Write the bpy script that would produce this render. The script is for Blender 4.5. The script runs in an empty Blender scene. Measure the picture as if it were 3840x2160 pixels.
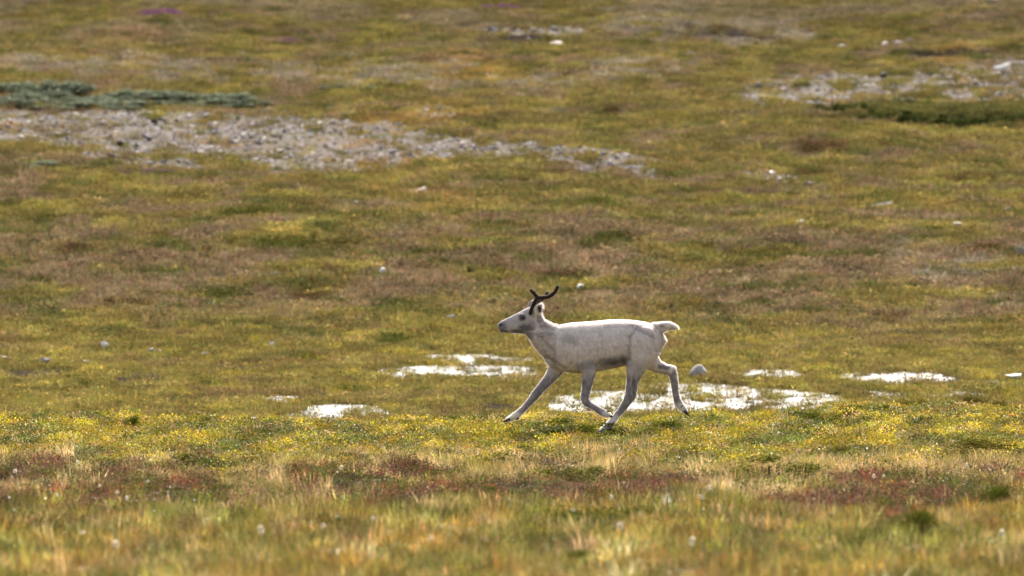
import bpy, bmesh, math, random
import numpy as np
from mathutils import Vector, Matrix

random.seed(7)
R = np.random.default_rng(11)
scene = bpy.context.scene
COL = scene.collection

# ------------------------------------------------------------------ camera
F = 6400.0                     # focal length in pixels of a 1024 wide frame
PITCH = 0.0470
ZC = 4.19
cam_d = bpy.data.cameras.new('camera')
cam_d.lens = 225.0
cam_d.sensor_width = 36.0
cam_d.clip_start = 0.5
cam_d.clip_end = 9000
cam_d.dof.use_dof = True
cam_d.dof.focus_distance = 60.0
cam_d.dof.aperture_fstop = 3.9
cam = bpy.data.objects.new('camera', cam_d)
COL.objects.link(cam)
cam.location = (0, 0, ZC)
cam.rotation_euler = (math.pi / 2 - PITCH, 0, 0)
scene.camera = cam

# ------------------------------------------------------------------ light
SUN_EL, SUN_AZ = math.radians(39), math.radians(5)   # azimuth: clockwise from +Y (behind the animal)
world = bpy.data.worlds.new('World')
scene.world = world
world.use_nodes = True
wn = world.node_tree.nodes
wl = world.node_tree.links
sky = wn.new('ShaderNodeTexSky')
sky.sky_type = 'NISHITA'
sky.sun_disc = False
sky.sun_elevation = SUN_EL
sky.sun_rotation = SUN_AZ
sky.air_density = 1.0
sky.dust_density = 4.0
sky.ozone_density = 0.6
hs = wn.new('ShaderNodeHueSaturation')
hs.inputs['Saturation'].default_value = 0.45
bg = wn['Background']
bg.inputs['Strength'].default_value = 0.112
wl.new(sky.outputs[0], hs.inputs['Color'])
wl.new(hs.outputs[0], bg.inputs['Color'])
sd = bpy.data.lights.new('sun', 'SUN')
sd.energy = 5.0
sd.angle = math.radians(0.5)
sd.color = (1.0, 0.93, 0.82)
sun = bpy.data.objects.new('sun', sd)
COL.objects.link(sun)
sv = Vector((math.sin(SUN_AZ) * math.cos(SUN_EL), math.cos(SUN_AZ) * math.cos(SUN_EL), math.sin(SUN_EL)))
sun.rotation_euler = sv.to_track_quat('Z', 'Y').to_euler()
sun.location = (20, 80, 60)

scene.view_settings.view_transform = 'Standard'
scene.view_settings.look = 'None'
scene.view_settings.exposure = 1.38
scene.view_settings.gamma = 1.0
scene.view_settings.use_curve_mapping = False
scene.render.engine = 'CYCLES'
scene.cycles.max_bounces = 6
scene.cycles.transparent_max_bounces = 4
scene.cycles.use_denoising = True

# ------------------------------------------------------------------ helpers
def tag(o, label=None, cat=None, group=None, kind=None):
    if label: o['label'] = label
    if cat: o['category'] = cat
    if group: o['group'] = group
    if kind: o['kind'] = kind
    return o

def link(name, me, parent=None, loc=None, mat=None):
    o = bpy.data.objects.new(name, me)
    COL.objects.link(o)
    if loc is not None: o.location = loc
    if parent is not None: o.parent = parent
    if mat is not None and me is not None and not me.materials: me.materials.append(mat)
    return o

def hash2(ix, iy, seed):
    h = (ix.astype(np.int64) * 374761393 + iy.astype(np.int64) * 668265263 + seed * 1442695041) & 0xffffffff
    h = ((h ^ (h >> 13)) * 1274126177) & 0xffffffff
    h = h ^ (h >> 16)
    return (h & 0xffffff) / float(0x1000000)

def vnoise(x, y, seed=0):
    """gradient noise, about -1..1"""
    x = np.asarray(x, float); y = np.asarray(y, float)
    ix = np.floor(x); iy = np.floor(y); fx = x - ix; fy = y - iy
    u = fx * fx * fx * (fx * (fx * 6 - 15) + 10); v = fy * fy * fy * (fy * (fy * 6 - 15) + 10)
    def g(dx, dy):
        a = hash2(ix + dx, iy + dy, seed) * 2 * math.pi
        return np.cos(a) * (fx - dx) + np.sin(a) * (fy - dy)
    n0 = g(0, 0) * (1 - u) + g(1, 0) * u
    n1 = g(0, 1) * (1 - u) + g(1, 1) * u
    return (n0 * (1 - v) + n1 * v) * 1.5

def fbm(x, y, seed=0, oct=3, gain=0.5):
    s = 0; a = 1; t = 0
    for k in range(oct):
        s = s + a * vnoise(np.asarray(x) * 2 ** k, np.asarray(y) * 2 ** k, seed + 17 * k); t += a; a *= gain
    return s / t * 1.3

def sstep(a, b, x):
    t = np.clip((np.asarray(x, float) - a) / (b - a), 0, 1)
    return t * t * (3 - 2 * t)

def mix(a, b, t):
    t = np.asarray(t)[..., None]
    return np.asarray(a) * (1 - t) + np.asarray(b) * t

# ------------------------------------------------------------------ terrain profile
ANCH = [(620, 28), (576, 32), (520, 40), (470, 50), (434, 60), (420, 65.5), (413, 70)]
HILL = [(412, 82), (381, 88.5), (350, 96), (300, 105.5), (200, 130), (100, 163), (0, 207)]
def zrow(yr, d): return ZC + d * math.tan(-PITCH - math.atan((yr - 288) / F))
pd = [-3000, -60, -5, 5, 18]
pz = [ZC - 1.6, ZC - 1.6, ZC - 1.6, ZC - 1.62, ZC - 1.75]
for yr, d in ANCH: pd.append(d); pz.append(zrow(yr, d) - 0.05)
pd.append(76); pz.append(zrow(412, 76) - 0.42)
for yr, d in HILL: pd.append(d); pz.append(zrow(yr, d) - 0.05)
ztop = pz[-1]
for d, dz in ((300, 6.2), (500, 20), (900, 34), (1600, 42), (4000, 42)): pd.append(d); pz.append(ztop + dz)
_td = np.arange(-60, 600, 0.25)
_tz = np.interp(_td, pd, pz)
_k = np.exp(-0.5 * (np.arange(-24, 25) * 0.25 / 1.8) ** 2); _k /= _k.sum()
_tzp = np.pad(_tz, 24, mode='edge')
_tz = np.convolve(_tzp, _k, mode='valid')
def zprof(d):
    d = np.asarray(d, float)
    return np.where((d > -55) & (d < 595), np.interp(d, _td, _tz), np.interp(d, pd, pz))

_md = np.concatenate([np.arange(26, 120, 0.1), np.arange(120, 420, 0.2)])
def unproj(sx, sy):
    """point of the ground seen at photo position (2576 wide) on the smooth profile"""
    px, py = sx * 1024 / 2576, sy * 1024 / 2576
    a = -PITCH - math.atan((py - 288) / F)
    zz = ZC + _md * math.tan(a)
    k = np.nonzero(zz <= zprof(_md))[0]
    d = float(_md[k[0]]) if len(k) else 400.0
    return (px - 512) / F * d, d
def pxm(d): return d / F * 1024 / 2576      # metres per photo pixel (2576 wide) at distance d

# ---- pools: (x0,x1,y0,y1) in the photo, bottom roughness, name of place
POOLS = [
    (1055, 1300, 888, 912, .055, 'narrow shallow pool glinting above the larger one left of the reindeer chest'),
    (985, 1385, 918, 948, .05, 'long bright pool reaching behind the reindeer front leg'),
    (664, 750, 996, 1014, .02, 'small bright oval pool at the far left of the pools'),
    (722, 950, 1020, 1056, .05, 'bright grassy pool at the edge of the yellow heath'),
    (1380, 1640, 984, 1040, .06, 'broken pool seen between the reindeer legs'),
    (1600, 2090, 982, 1034, .055, 'largest bright pool behind the lifted hind hoof'),
    (2140, 2390, 936, 966, .04, 'long bright pool in the wet grass to the right'),
    (1860, 2040, 930, 950, .055, 'thin grassy pool just right of the grey boulder'),
    (2190, 2270, 981, 995, .03, 'small thin pool below the long right pool'),
    (2430, 2520, 956, 968, .03, 'short pool beside the pale slab at the right edge'),
    (1620, 1850, 962, 976, .055, 'faint broken strip of water in front of the grey boulder'),
    (2290, 2480, 984, 1000, .06, 'dull grassy puddle behind the heath rise at the right'),
]
pool_g = []
for (x0, x1, y0, y1, rough, lab) in POOLS:
    cx, cyn = unproj((x0 + x1) / 2, y1)
    _, cyf = unproj((x0 + x1) / 2, y0)
    d = (cyn + cyf) / 2
    cx = ((x0 + x1) / 2 * 1024 / 2576 - 512) / F * d
    pool_g.append((cx, d, (x1 - x0) / 2 * pxm(d) * 1.14, max((cyf - cyn) / 2 * 1.12, .6), float(zprof(d)) - 0.02, rough))

def pool_mask(x, y, k):
    cx, cy, rx, ry, lv, rough = pool_g[k]
    n = fbm(x / 0.5, y / 0.9, 300 + k, 3) * .38 + vnoise(x / 1.3, y / 2.5, 320 + k) * .25
    r = np.sqrt(((x - cx) / rx) ** 2 + ((y - cy) / ry) ** 2) + n
    return r

DEER_X = ((1800 + 1000 / 2.264) * 1024 / 3840 - 512) / F * 60.0
PEAT_SHADE = [(345, 958, 75, 22), (150, 937, 70, 9), (1240, 1027, 90, 16), (60, 945, 80, 14), (560, 922, 70, 5),
        (2200, 1000, 150, 8), (700, 1000, 30, 6),
        (1830, 91, 150, 3), (2440, 149, 150, 3), (1310, 106, 70, 3), (2330, 150, 60, 2), (1680, 60, 60, 3)]  # high bank faces: bare earth, with their shade darkened in as well
peat_shade_g = []
for (sx, sy, rx, ry) in PEAT_SHADE:
    cx, d = unproj(sx, sy)
    _, df = unproj(sx, sy - ry); _, dn = unproj(sx, sy + ry)
    peat_shade_g.append((cx, d, rx * pxm(d), max((df - dn) / 2, .6)))
def peat_shade_mask(x, y):
    m = np.zeros_like(x)
    for i, (cx, cy, rx, ry) in enumerate(peat_shade_g):
        r = np.sqrt(((x - cx) / rx) ** 2 + ((y - cy) / ry) ** 2) + fbm(x / .6, y / 1.2, 40 + i) * .45
        m = np.maximum(m, 1 - sstep(.7, 1.05, r))
    return m

# ---- stony ground, as outlines in the photo
STONY = [
    [(-60, 283), (400, 282), (700, 289), (1000, 311), (1250, 339), (1400, 364), (1610, 410), (1660, 440), (1450, 428), (1250, 404),
     (1050, 400), (850, 396), (600, 390), (300, 378), (-60, 378)],
    [(190, 388), (330, 380), (510, 408), (480, 424), (230, 410)],
    [(620, 380), (1020, 384), (1010, 415), (840, 446), (640, 420)],
    [(1830, 240), (1990, 190), (2250, 186), (2460, 160), (2700, 150), (2700, 272), (2400, 262), (2100, 262), (1880, 264)],
    [(1860, 432), (1960, 424), (2060, 440), (1990, 462), (1880, 452)],
    [(1180, 82), (1320, 66), (1500, 64), (1480, 96), (1300, 108)],
    [(1040, 278), (1100, 270), (1170, 284), (1120, 304), (1060, 298)],
    [(2200, 116), (2310, 104), (2330, 122), (2230, 132)],
    [(1370, 408), (1500, 402), (1490, 425), (1390, 420)],
]
# grey lichen and bare gravel bands, weaker
GREYB = [
    [(1500, 40), (1700, 36), (2060, 70), (2040, 104), (1700, 100), (1520, 90)],
    [(-60, 150), (300, 140), (600, 160), (560, 200), (200, 196), (-60, 196)],
    [(650, 150), (1150, 165), (1200, 215), (800, 210), (640, 190)],
    [(2250, 625), (2576, 640), (2576, 700), (2280, 690)],
    [(1150, 205), (1700, 140), (1750, 170), (1300, 240)],
]
def in_poly(x, y, poly):
    c = np.zeros(x.shape, bool)
    n = len(poly); j = n - 1
    for i in range(n):
        xi, yi = poly[i]; xj, yj = poly[j]
        cond = ((yi > y) != (yj > y)) & (x < (xj - xi) * (y - yi) / (yj - yi + 1e-12) + xi)
        c ^= cond; j = i
    return c
STONY_W = [[unproj(*p) for p in poly] for poly in STONY]
GREYB_W = [[unproj(*p) for p in poly] for poly in GREYB]
def poly_mask(x, y, polys, amp=.5):
    xx = x + fbm(x / 1.0, y / 2.0, 71) * amp; yy = y + fbm(x / 1.0, y / 2.0, 72) * amp * 5
    m = np.zeros(x.shape)
    for p in polys: m = np.maximum(m, in_poly(xx, yy, p).astype(float))
    return m

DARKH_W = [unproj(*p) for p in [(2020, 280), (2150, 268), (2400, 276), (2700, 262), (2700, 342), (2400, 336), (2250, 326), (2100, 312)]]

def zground(x, y):
    x = np.asarray(x, float); y = np.asarray(y, float)
    z = zprof(y)
    hill = sstep(93, 106, y); fore = 1 - sstep(70, 76, y); mid = 1 - np.maximum(hill, fore)
    far = 1 - sstep(260, 420, y) * .8
    hum = fbm(x / 2.2, y / 4.5, 1, 3)
    hum2 = fbm(x / .7, y / 1.5, 5, 2)
    z = z + hill * far * (hum * .11 + hum2 * .05 + fbm(x / 9, y / 16, 9, 2) * .22)
    z = z + fore * sstep(12, 25, y) * (fbm(x / 1.0, y / 2.4, 21, 3) * .085 * (1 - .5 * np.exp(-((y - 60) / 3) ** 2 - (x - DEER_X) ** 2)) + fbm(x / 4, y / 7, 22, 2) * .04)
    z = z + mid * (fbm(x / 1.1, y / 2.4, 31, 3) * .03)
    cr = np.exp(-((y - 68) / 7.0) ** 2)
    z = z + cr * (-.05 * np.exp(-((x + 2.0) / 1.2) ** 2) + .10 * sstep(2.2, 4.2, x) - .03 * np.exp(-((x - .2) / 1.2) ** 2))
    # local rise under the front hoof
    z = z + .06 * np.exp(-(((x - (DEER_X - .85)) / .8) ** 2 + ((y - 60.2) / 1.6) ** 2))
    # big banks of the hill, facing the camera
    for k, (sx, sy, w, h) in enumerate(BANKS):
        cx, d, ww = BANK_G[k]
        yy = y - d - fbm(x / 2.5, x * 0 + k, 60 + k) * 1.5
        z = z + h * np.exp(-((x - cx) / ww) ** 2) * (sstep(-.4, .4, yy) * (1 - sstep(.4, 9, yy)))
    for k, (cx, cy, rx, ry, lv, rough) in enumerate(pool_g):
        near = (np.abs(x - cx) < rx * 2.2) & (np.abs(y - cy) < ry * 2.2 + 1)
        if not near.any(): continue
        xs, ys = x[near], y[near]
        r = pool_mask(xs, ys, k)
        bed = lv - .034 + fbm(xs / .26, ys / .8, 350 + k, 3, .65) * (.05 + rough)
        t = 1 - sstep(.85, 1.25, r)
        zz = z[near]
        z[near] = zz * (1 - t) + bed * t
    return z

BANKS = [(690, 628, 190, .16), (1490, 517, 130, .12), (1820, 88, 240, .22), (2420, 146, 300, .22), (1510, 612, 120, .12),
         (1320, 106, 170, .2), (2330, 320, 330, .3), (1870, 655, 150, .12), (2214, 522, 60, .15), (760, 740, 120, .1),
         (330, 790, 140, .12), (1540, 290, 70, .2), (2080, 380, 160, .14), (640, 555, 150, .12), (2150, 690, 200, .12)]
BANK_G = []
for (sx, sy, w, h) in BANKS:
    cx, d = unproj(sx, sy)
    BANK_G.append((cx, d, w * pxm(d)))

NEAR = [
    (2330, 1380, 130, 52, 'bilberry', 'dark blurred shrub near the bottom right'),
    (2530, 1290, 130, 44, 'bilberry', 'dark shrub cut by the right edge near the bottom'),
    (1100, 1452, 150, 40, 'bilberry', 'dark shrub cut by the bottom edge at the middle'),
    (1470, 1450, 150, 50, 'bilberry', 'dark shrub at the bottom edge right of the middle'),
    (830, 1120, 120, 20, 'bilberry', 'low green shrub on the rise left of the front hoof'),
    (1690, 1100, 120, 22, 'bilberry', 'green shrub behind the planted hoof, in straw grass'),
    (1440, 1108, 200, 34, 'bilberry', 'green shrub patch under the belly of the reindeer'),
    (1555, 1108, 130, 26, 'bilberry', 'dark green shrub patch just behind the planted hind hoof'),
    (1165, 1068, 130, 24, 'bilberry', 'green shrub left of the outstretched front hoof'),
    (1345, 1152, 130, 22, 'bilberry', 'low green shrub alone in the straw grass below the reindeer'),
    (470, 1188, 170, 34, 'bilberry', 'dark green shrub in the straw grass at lower left'),
    (2490, 1160, 230, 46, 'birch', 'largest dark leafy shrub at the right edge'),
    (2340, 1036, 130, 32, 'birch', 'leafy shrub on the crest of the rise at right'),
    (2460, 1036, 120, 26, 'birch', 'leafy shrub on the crest nearest the right edge'),
    (2080, 1078, 130, 26, 'bilberry', 'bright green shrub on the rise right of the hind hoofs'),
    (2180, 1070, 120, 28, 'bilberry', 'bright green shrub below the crest shrubs at right'),
    (1440, 1222, 150, 42, 'bilberry', 'dark green shrub among red heather below the reindeer'),
    (1250, 1262, 110, 36, 'bilberry', 'green shrub at the right end of the red heather patch'),
    (935, 1256, 60, 28, 'bilberry', 'small yellow green shrub inside the red heather patch'),
    (395, 1226, 50, 22, 'bilberry', 'tiny round green shrub in the red strip at lower left'),
    (1940, 1208, 230, 44, 'bilberry', 'wide dark shrub among red leaves at lower right'),
    (1510, 1330, 230, 64, 'bilberry', 'glossy green shrub in the blurred grass at the bottom middle'),
    (340, 1080, 60, 34, 'bilberry', 'bright green shrub on the left part of the rise'),
    (2130, 1160, 80, 26, 'birch', 'small brownish shrub in the straw grass at right'),
    (1735, 1145, 110, 20, 'birch', 'low dull shrub in straw grass right of the hind hoof'),
]
NEAR_G = []
for (sx, sy, w, h, kind, lab) in NEAR:
    cx, d = unproj(sx, sy)
    NEAR_G.append((cx, d, w * pxm(d) * .55))
def near_clear(x, y):
    m = np.zeros(x.shape, bool)
    for cx, cy, r in NEAR_G:
        m |= ((x - cx) / r) ** 2 + ((y - cy) / (r * 1.6)) ** 2 < .8 + .4 * vnoise(x / .2, y / .4, 77)
        m |= (np.abs(x - cx) < r * .85) & (y < cy) & (y > cy - r * 1.6 - .35)
    return m
# ------------------------------------------------------------------ colour of the cover
C = lambda *a: np.array(a, float)
OLIVE = C(.086, .070, .022); YGREEN = C(.116, .100, .025); DGREEN = C(.040, .046, .011); MAUVE = C(.098, .070, .050)
STRAW = C(.31, .228, .122); ORANGE = C(.20, .115, .030); RED = C(.15, .082, .066); YELLOW = C(.27, .225, .022)
BROWN = C(.085, .055, .028); GREYC = C(.155, .135, .125); PEATC = C(.035, .028, .026); STONEC = C(.15, .137, .142)
GREEN = C(.085, .105, .022)

# dark green and brown plant streaks, colouring in the shade of hillside banks
SHADE_STREAKS = [(690, 630, 110, 8, 0), (1490, 519, 75, 6, 0), (1510, 614, 80, 8, 0), (1340, 606, 60, 6, 0), (1830, 660, 120, 8, 0), (1540, 290, 24, 5, 1), (330, 790, 70, 8, 1),
        (560, 738, 80, 7, 0), (770, 746, 70, 6, 1), (640, 553, 110, 6, 0), (1240, 582, 60, 6, 0), (830, 682, 50, 7, 1), (2150, 668, 90, 7, 0), (2080, 380, 70, 8, 1),
        (1070, 988, 32, 7, 0), (520, 970, 34, 8, 0), (210, 968, 40, 6, 0), (1000, 862, 60, 6, 0), (2330, 600, 60, 6, 0), (2020, 430, 60, 6, 1), (1660, 560, 80, 5, 0),
        (430, 575, 90, 6, 0), (90, 700, 120, 7, 0), (1090, 655, 110, 7, 0), (1230, 458, 60, 6, 0), (740, 286, 26, 5, 1), (2440, 440, 80, 7, 1), (2480, 640, 70, 6, 1),
        (1180, 300, 80, 5, 1), (1420, 250, 60, 5, 1), (1300, 90, 70, 6, 1), (2360, 150, 200, 5, 0), (1960, 640, 60, 6, 0), (900, 570, 70, 6, 0), (1420, 690, 60, 6, 1),
        (2250, 800, 60, 7, 1), (1900, 770, 80, 6, 0), (400, 690, 90, 6, 0), (180, 640, 70, 6, 1), (60, 560, 90, 6, 0), (1010, 420, 60, 5, 0), (1100, 480, 70, 5, 1),
        (2500, 760, 80, 7, 0), (2050, 560, 70, 5, 0), (1730, 470, 90, 6, 0), (470, 850, 40, 7, 1), (770, 905, 50, 6, 0), (880, 985, 60, 5, 0), (1900, 905, 50, 6, 0)]
SHADE_STREAKS_G = []
for (sx, sy, rx, ry, kd) in SHADE_STREAKS:
    cx, d = unproj(sx, sy); _, df = unproj(sx, sy - ry); _, dn = unproj(sx, sy + ry)
    SHADE_STREAKS_G.append((cx, d, rx * pxm(d), max((df - dn) / 2 * .85, .6), kd))
def hill_cover(x, y):
    """plant colour with bank shade and a dimmer upper slope mixed in, world position only"""
    c = np.broadcast_to(OLIVE, x.shape + (3,)).copy()
    n1 = fbm(x / 2.8, y / 3.6, 101, 4, .6); n2 = fbm(x / 2.4, y / 3.4, 102, 4, .6); n3 = fbm(x / 1.4, y / 1.6, 103, 3, .6); n4 = fbm(x / 5, y / 14, 104, 3)
    c = mix(c, YGREEN, sstep(-.02, .3, n1))
    low = sstep(96, 106, y) * (1 - sstep(116, 130, y))
    c = mix(c, MAUVE, np.clip(sstep(.0, .32, n2 + .28 * low - .02) * .9, 0, 1))
    c = mix(c, ORANGE, sstep(.25, .7, n4) * .45 * sstep(108, 130, y))
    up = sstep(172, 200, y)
    c = mix(c, mix(GREYC, MAUVE, .5 + 0 * x), np.clip(sstep(.0, .5, n4 + .2 * up) * up * .6, 0, 1))
    c = mix(c, DGREEN, sstep(.15, .34, n3) * .9)
    wob = fbm(x / .7, y / 1.2, 111, 3)
    hol = 1 - sstep(94, 106, y + 5 * n3 + 4 * n4)
    c = mix(c, mix(YGREEN * 1.05, OLIVE, sstep(-.2, .4, n3)), hol * .8)
    c = mix(c, BROWN, hol * sstep(.1, .5, n2) * .55)
    c = mix(c, STRAW * .6, sstep(.35, .75, -n3) * .35)
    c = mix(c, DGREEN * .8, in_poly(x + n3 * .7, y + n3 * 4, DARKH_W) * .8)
    g = poly_mask(x, y, GREYB_W, 1.0)
    c = mix(c, GREYC, g * .7 * sstep(-.25, .25, n3 + .6 * fbm(x / .5, y / 1.2, 107)))
    c = mix(c, C(.092, .076, .044), np.full(x.shape, .22))
    for cx, cy, rx, ry, kd in SHADE_STREAKS_G:
        nr = (np.abs(x - cx) < rx * 1.8) & (np.abs(y - cy) < ry * 2.2)
        if not nr.any(): continue
        r = np.sqrt(((x[nr] - cx) / rx) ** 2 + ((y[nr] - cy) / ry) ** 2) + wob[nr] * .55
        c[nr] = mix(c[nr], DGREEN * .85 if kd == 0 else BROWN * .6, (1 - sstep(.6, 1.1, r)) * .92)
    c = c * np.exp(.42 * fbm(x / .9, y / 1.2, 105, 2) + .16 * fbm(x / 3, y / 6, 106, 2) - .16 * up)[..., None]  # upper slope dimmed in the colour like a cloud shadow
    return c

def fore_d(x, y): return y + 5.0 * fbm(x / 1.5, y / 7, 201, 3) + 3.5 * fbm(x / .5, y / 3, 202, 2)

# ------------------------------------------------------------------ materials
def newmat(name):
    m = bpy.data.materials.new(name); m.use_nodes = True
    nt = m.node_tree
    for n in list(nt.nodes): nt.nodes.remove(n)
    return m, nt, nt.nodes, nt.links

def mat_plant(name, transl=.4, rough=.5, spec=.4):
    m, nt, N, L = newmat(name)
    out = N.new('ShaderNodeOutputMaterial')
    at = N.new('ShaderNodeAttribute'); at.attribute_type = 'INSTANCER'; at.attribute_name = 'tint'
    va = N.new('ShaderNodeAttribute'); va.attribute_name = 'var'
    sep = N.new('ShaderNodeSeparateColor'); L.new(va.outputs['Color'], sep.inputs[0])
    ramp = N.new('ShaderNodeValToRGB')
    e = ramp.color_ramp.elements
    e[0].position = 0; e[0].color = (.55, .72, .5, 1); e[1].position = 1; e[1].color = (1.35, 1.05, .8, 1)
    k = ramp.color_ramp.elements.new(.5); k.color = (1, 1, 1, 1)
    L.new(sep.outputs[2], ramp.inputs[0])
    m1 = N.new('ShaderNodeMixRGB'); m1.blend_type = 'MULTIPLY'; m1.inputs[0].default_value = 1
    L.new(at.outputs['Color'], m1.inputs[1]); L.new(ramp.outputs[0], m1.inputs[2])
    m2 = N.new('ShaderNodeMixRGB'); m2.blend_type = 'MULTIPLY'; m2.inputs[0].default_value = 1
    L.new(m1.outputs[0], m2.inputs[1]); L.new(sep.outputs[0], m2.inputs[2])
    p = N.new('ShaderNodeBsdfPrincipled'); p.inputs['Roughness'].default_value = rough
    p.inputs['Specular IOR Level'].default_value = spec
    t = N.new('ShaderNodeBsdfTranslucent')
    L.new(m2.outputs[0], p.inputs['Base Color']); L.new(m2.outputs[0], t.inputs['Color'])
    mx = N.new('ShaderNodeMixShader'); mx.inputs[0].default_value = transl
    L.new(p.outputs[0], mx.inputs[1]); L.new(t.outputs[0], mx.inputs[2]); L.new(mx.outputs[0], out.inputs[0])
    return m

def mat_flat(name, col, rough=.8, transl=0, spec=.3, noise=None, use_var=False):
    m, nt, N, L = newmat(name)
    out = N.new('ShaderNodeOutputMaterial')
    p = N.new('ShaderNodeBsdfPrincipled'); p.inputs['Roughness'].default_value = rough
    p.inputs['Specular IOR Level'].default_value = spec
    rgb = N.new('ShaderNodeRGB'); rgb.outputs[0].default_value = (*col, 1)
    src = rgb.outputs[0]
    if noise:
        tc = N.new('ShaderNodeTexCoord'); nz = N.new('ShaderNodeTexNoise')
        nz.inputs['Scale'].default_value = noise[0]; nz.inputs['Detail'].default_value = 5
        L.new(tc.outputs['Object'], nz.inputs['Vector'])
        r = N.new('ShaderNodeValToRGB'); r.color_ramp.elements[0].position = .3; r.color_ramp.elements[1].position = .7
        r.color_ramp.elements[0].color = (*noise[1], 1); r.color_ramp.elements[1].color = (*noise[2], 1)
        L.new(nz.outputs['Fac'], r.inputs[0])
        mm = N.new('ShaderNodeMixRGB'); mm.blend_type = 'MULTIPLY'; mm.inputs[0].default_value = 1
        L.new(src, mm.inputs[1]); L.new(r.outputs[0], mm.inputs[2]); src = mm.outputs[0]
        b = N.new('ShaderNodeBump'); b.inputs['Strength'].default_value = .5; b.inputs['Distance'].default_value = .02
        L.new(nz.outputs['Fac'], b.inputs['Height']); L.new(b.outputs[0], p.inputs['Normal'])
    if use_var:
        va = N.new('ShaderNodeAttribute'); va.attribute_name = 'var'
        sp = N.new('ShaderNodeSeparateColor'); L.new(va.outputs['Color'], sp.inputs[0])
        mm = N.new('ShaderNodeMixRGB'); mm.blend_type = 'MULTIPLY'; mm.inputs[0].default_value = 1
        L.new(src, mm.inputs[1]); L.new(sp.outputs[0], mm.inputs[2]); src = mm.outputs[0]
    L.new(src, p.inputs['Base Color'])
    if transl:
        t = N.new('ShaderNodeBsdfTranslucent'); L.new(src, t.inputs['Color'])
        mx = N.new('ShaderNodeMixShader'); mx.inputs[0].default_value = transl
        L.new(p.outputs[0], mx.inputs[1]); L.new(t.outputs[0], mx.inputs[2]); L.new(mx.outputs[0], out.inputs[0])
    else:
        L.new(p.outputs[0], out.inputs[0])
    return m

def mat_ground():
    m, nt, N, L = newmat('tundra_ground')
    out = N.new('ShaderNodeOutputMaterial')
    p = N.new('ShaderNodeBsdfPrincipled'); p.inputs['Roughness'].default_value = .9; p.inputs['Specular IOR Level'].default_value = 0
    at = N.new('ShaderNodeAttribute'); at.attribute_name = 'cover'
    tc = N.new('ShaderNodeTexCoord')
    n1 = N.new('ShaderNodeTexNoise'); n1.inputs['Scale'].default_value = 14; n1.inputs['Detail'].default_value = 6
    n2 = N.new('ShaderNodeTexNoise'); n2.inputs['Scale'].default_value = 2.2; n2.inputs['Detail'].default_value = 4
    L.new(tc.outputs['Object'], n1.inputs['Vector']); L.new(tc.outputs['Object'], n2.inputs['Vector'])
    r1 = N.new('ShaderNodeValToRGB'); r1.color_ramp.elements[0].position = .32; r1.color_ramp.elements[1].position = .68
    r1.color_ramp.elements[0].color = (.55, .55, .5, 1); r1.color_ramp.elements[1].color = (1.35, 1.3, 1.25, 1)
    r2 = N.new('ShaderNodeValToRGB'); r2.color_ramp.elements[0].position = .3; r2.color_ramp.elements[1].position = .7
    r2.color_ramp.elements[0].color = (.85, .9, .85, 1); r2.color_ramp.elements[1].color = (1.15, 1.08, 1.05, 1)
    L.new(n1.outputs['Fac'], r1.inputs[0]); L.new(n2.outputs['Fac'], r2.inputs[0])
    a = N.new('ShaderNodeMixRGB'); a.blend_type = 'MULTIPLY'; a.inputs[0].default_value = 1
    b = N.new('ShaderNodeMixRGB'); b.blend_type = 'MULTIPLY'; b.inputs[0].default_value = 1
    L.new(at.outputs['Color'], a.inputs[1]); L.new(r1.outputs[0], a.inputs[2])
    L.new(a.outputs[0], b.inputs[1]); L.new(r2.outputs[0], b.inputs[2]); L.new(b.outputs[0], p.inputs['Base Color'])
    bu = N.new('ShaderNodeBump'); bu.inputs['Strength'].default_value = .8; bu.inputs['Distance'].default_value = .05
    L.new(n1.outputs['Fac'], bu.inputs['Height']); L.new(bu.outputs[0], p.inputs['Normal'])
    L.new(p.outputs[0], out.inputs[0])
    return m

def mat_water():
    m, nt, N, L = newmat('pool_water')
    out = N.new('ShaderNodeOutputMaterial')
    p = N.new('ShaderNodeBsdfPrincipled')
    p.inputs['Base Color'].default_value = (.03, .028, .024, 1)
    p.inputs['Roughness'].default_value = .24; p.inputs['IOR'].default_value = 1.33
    p.inputs['Specular IOR Level'].default_value = .15
    tc = N.new('ShaderNodeTexCoord'); mp = N.new('ShaderNodeMapping'); mp.inputs['Scale'].default_value = (1, .6, 1)
    nz = N.new('ShaderNodeTexNoise'); nz.inputs['Scale'].default_value = 9; nz.inputs['Detail'].default_value = 4
    L.new(tc.outputs['Object'], mp.inputs[0]); L.new(mp.outputs[0], nz.inputs['Vector'])
    b = N.new('ShaderNodeBump'); b.inputs['Strength'].default_value = .9; b.inputs['Distance'].default_value = .06
    L.new(nz.outputs['Fac'], b.inputs['Height']); L.new(b.outputs[0], p.inputs['Normal'])
    L.new(p.outputs[0], out.inputs[0])
    return m

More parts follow.
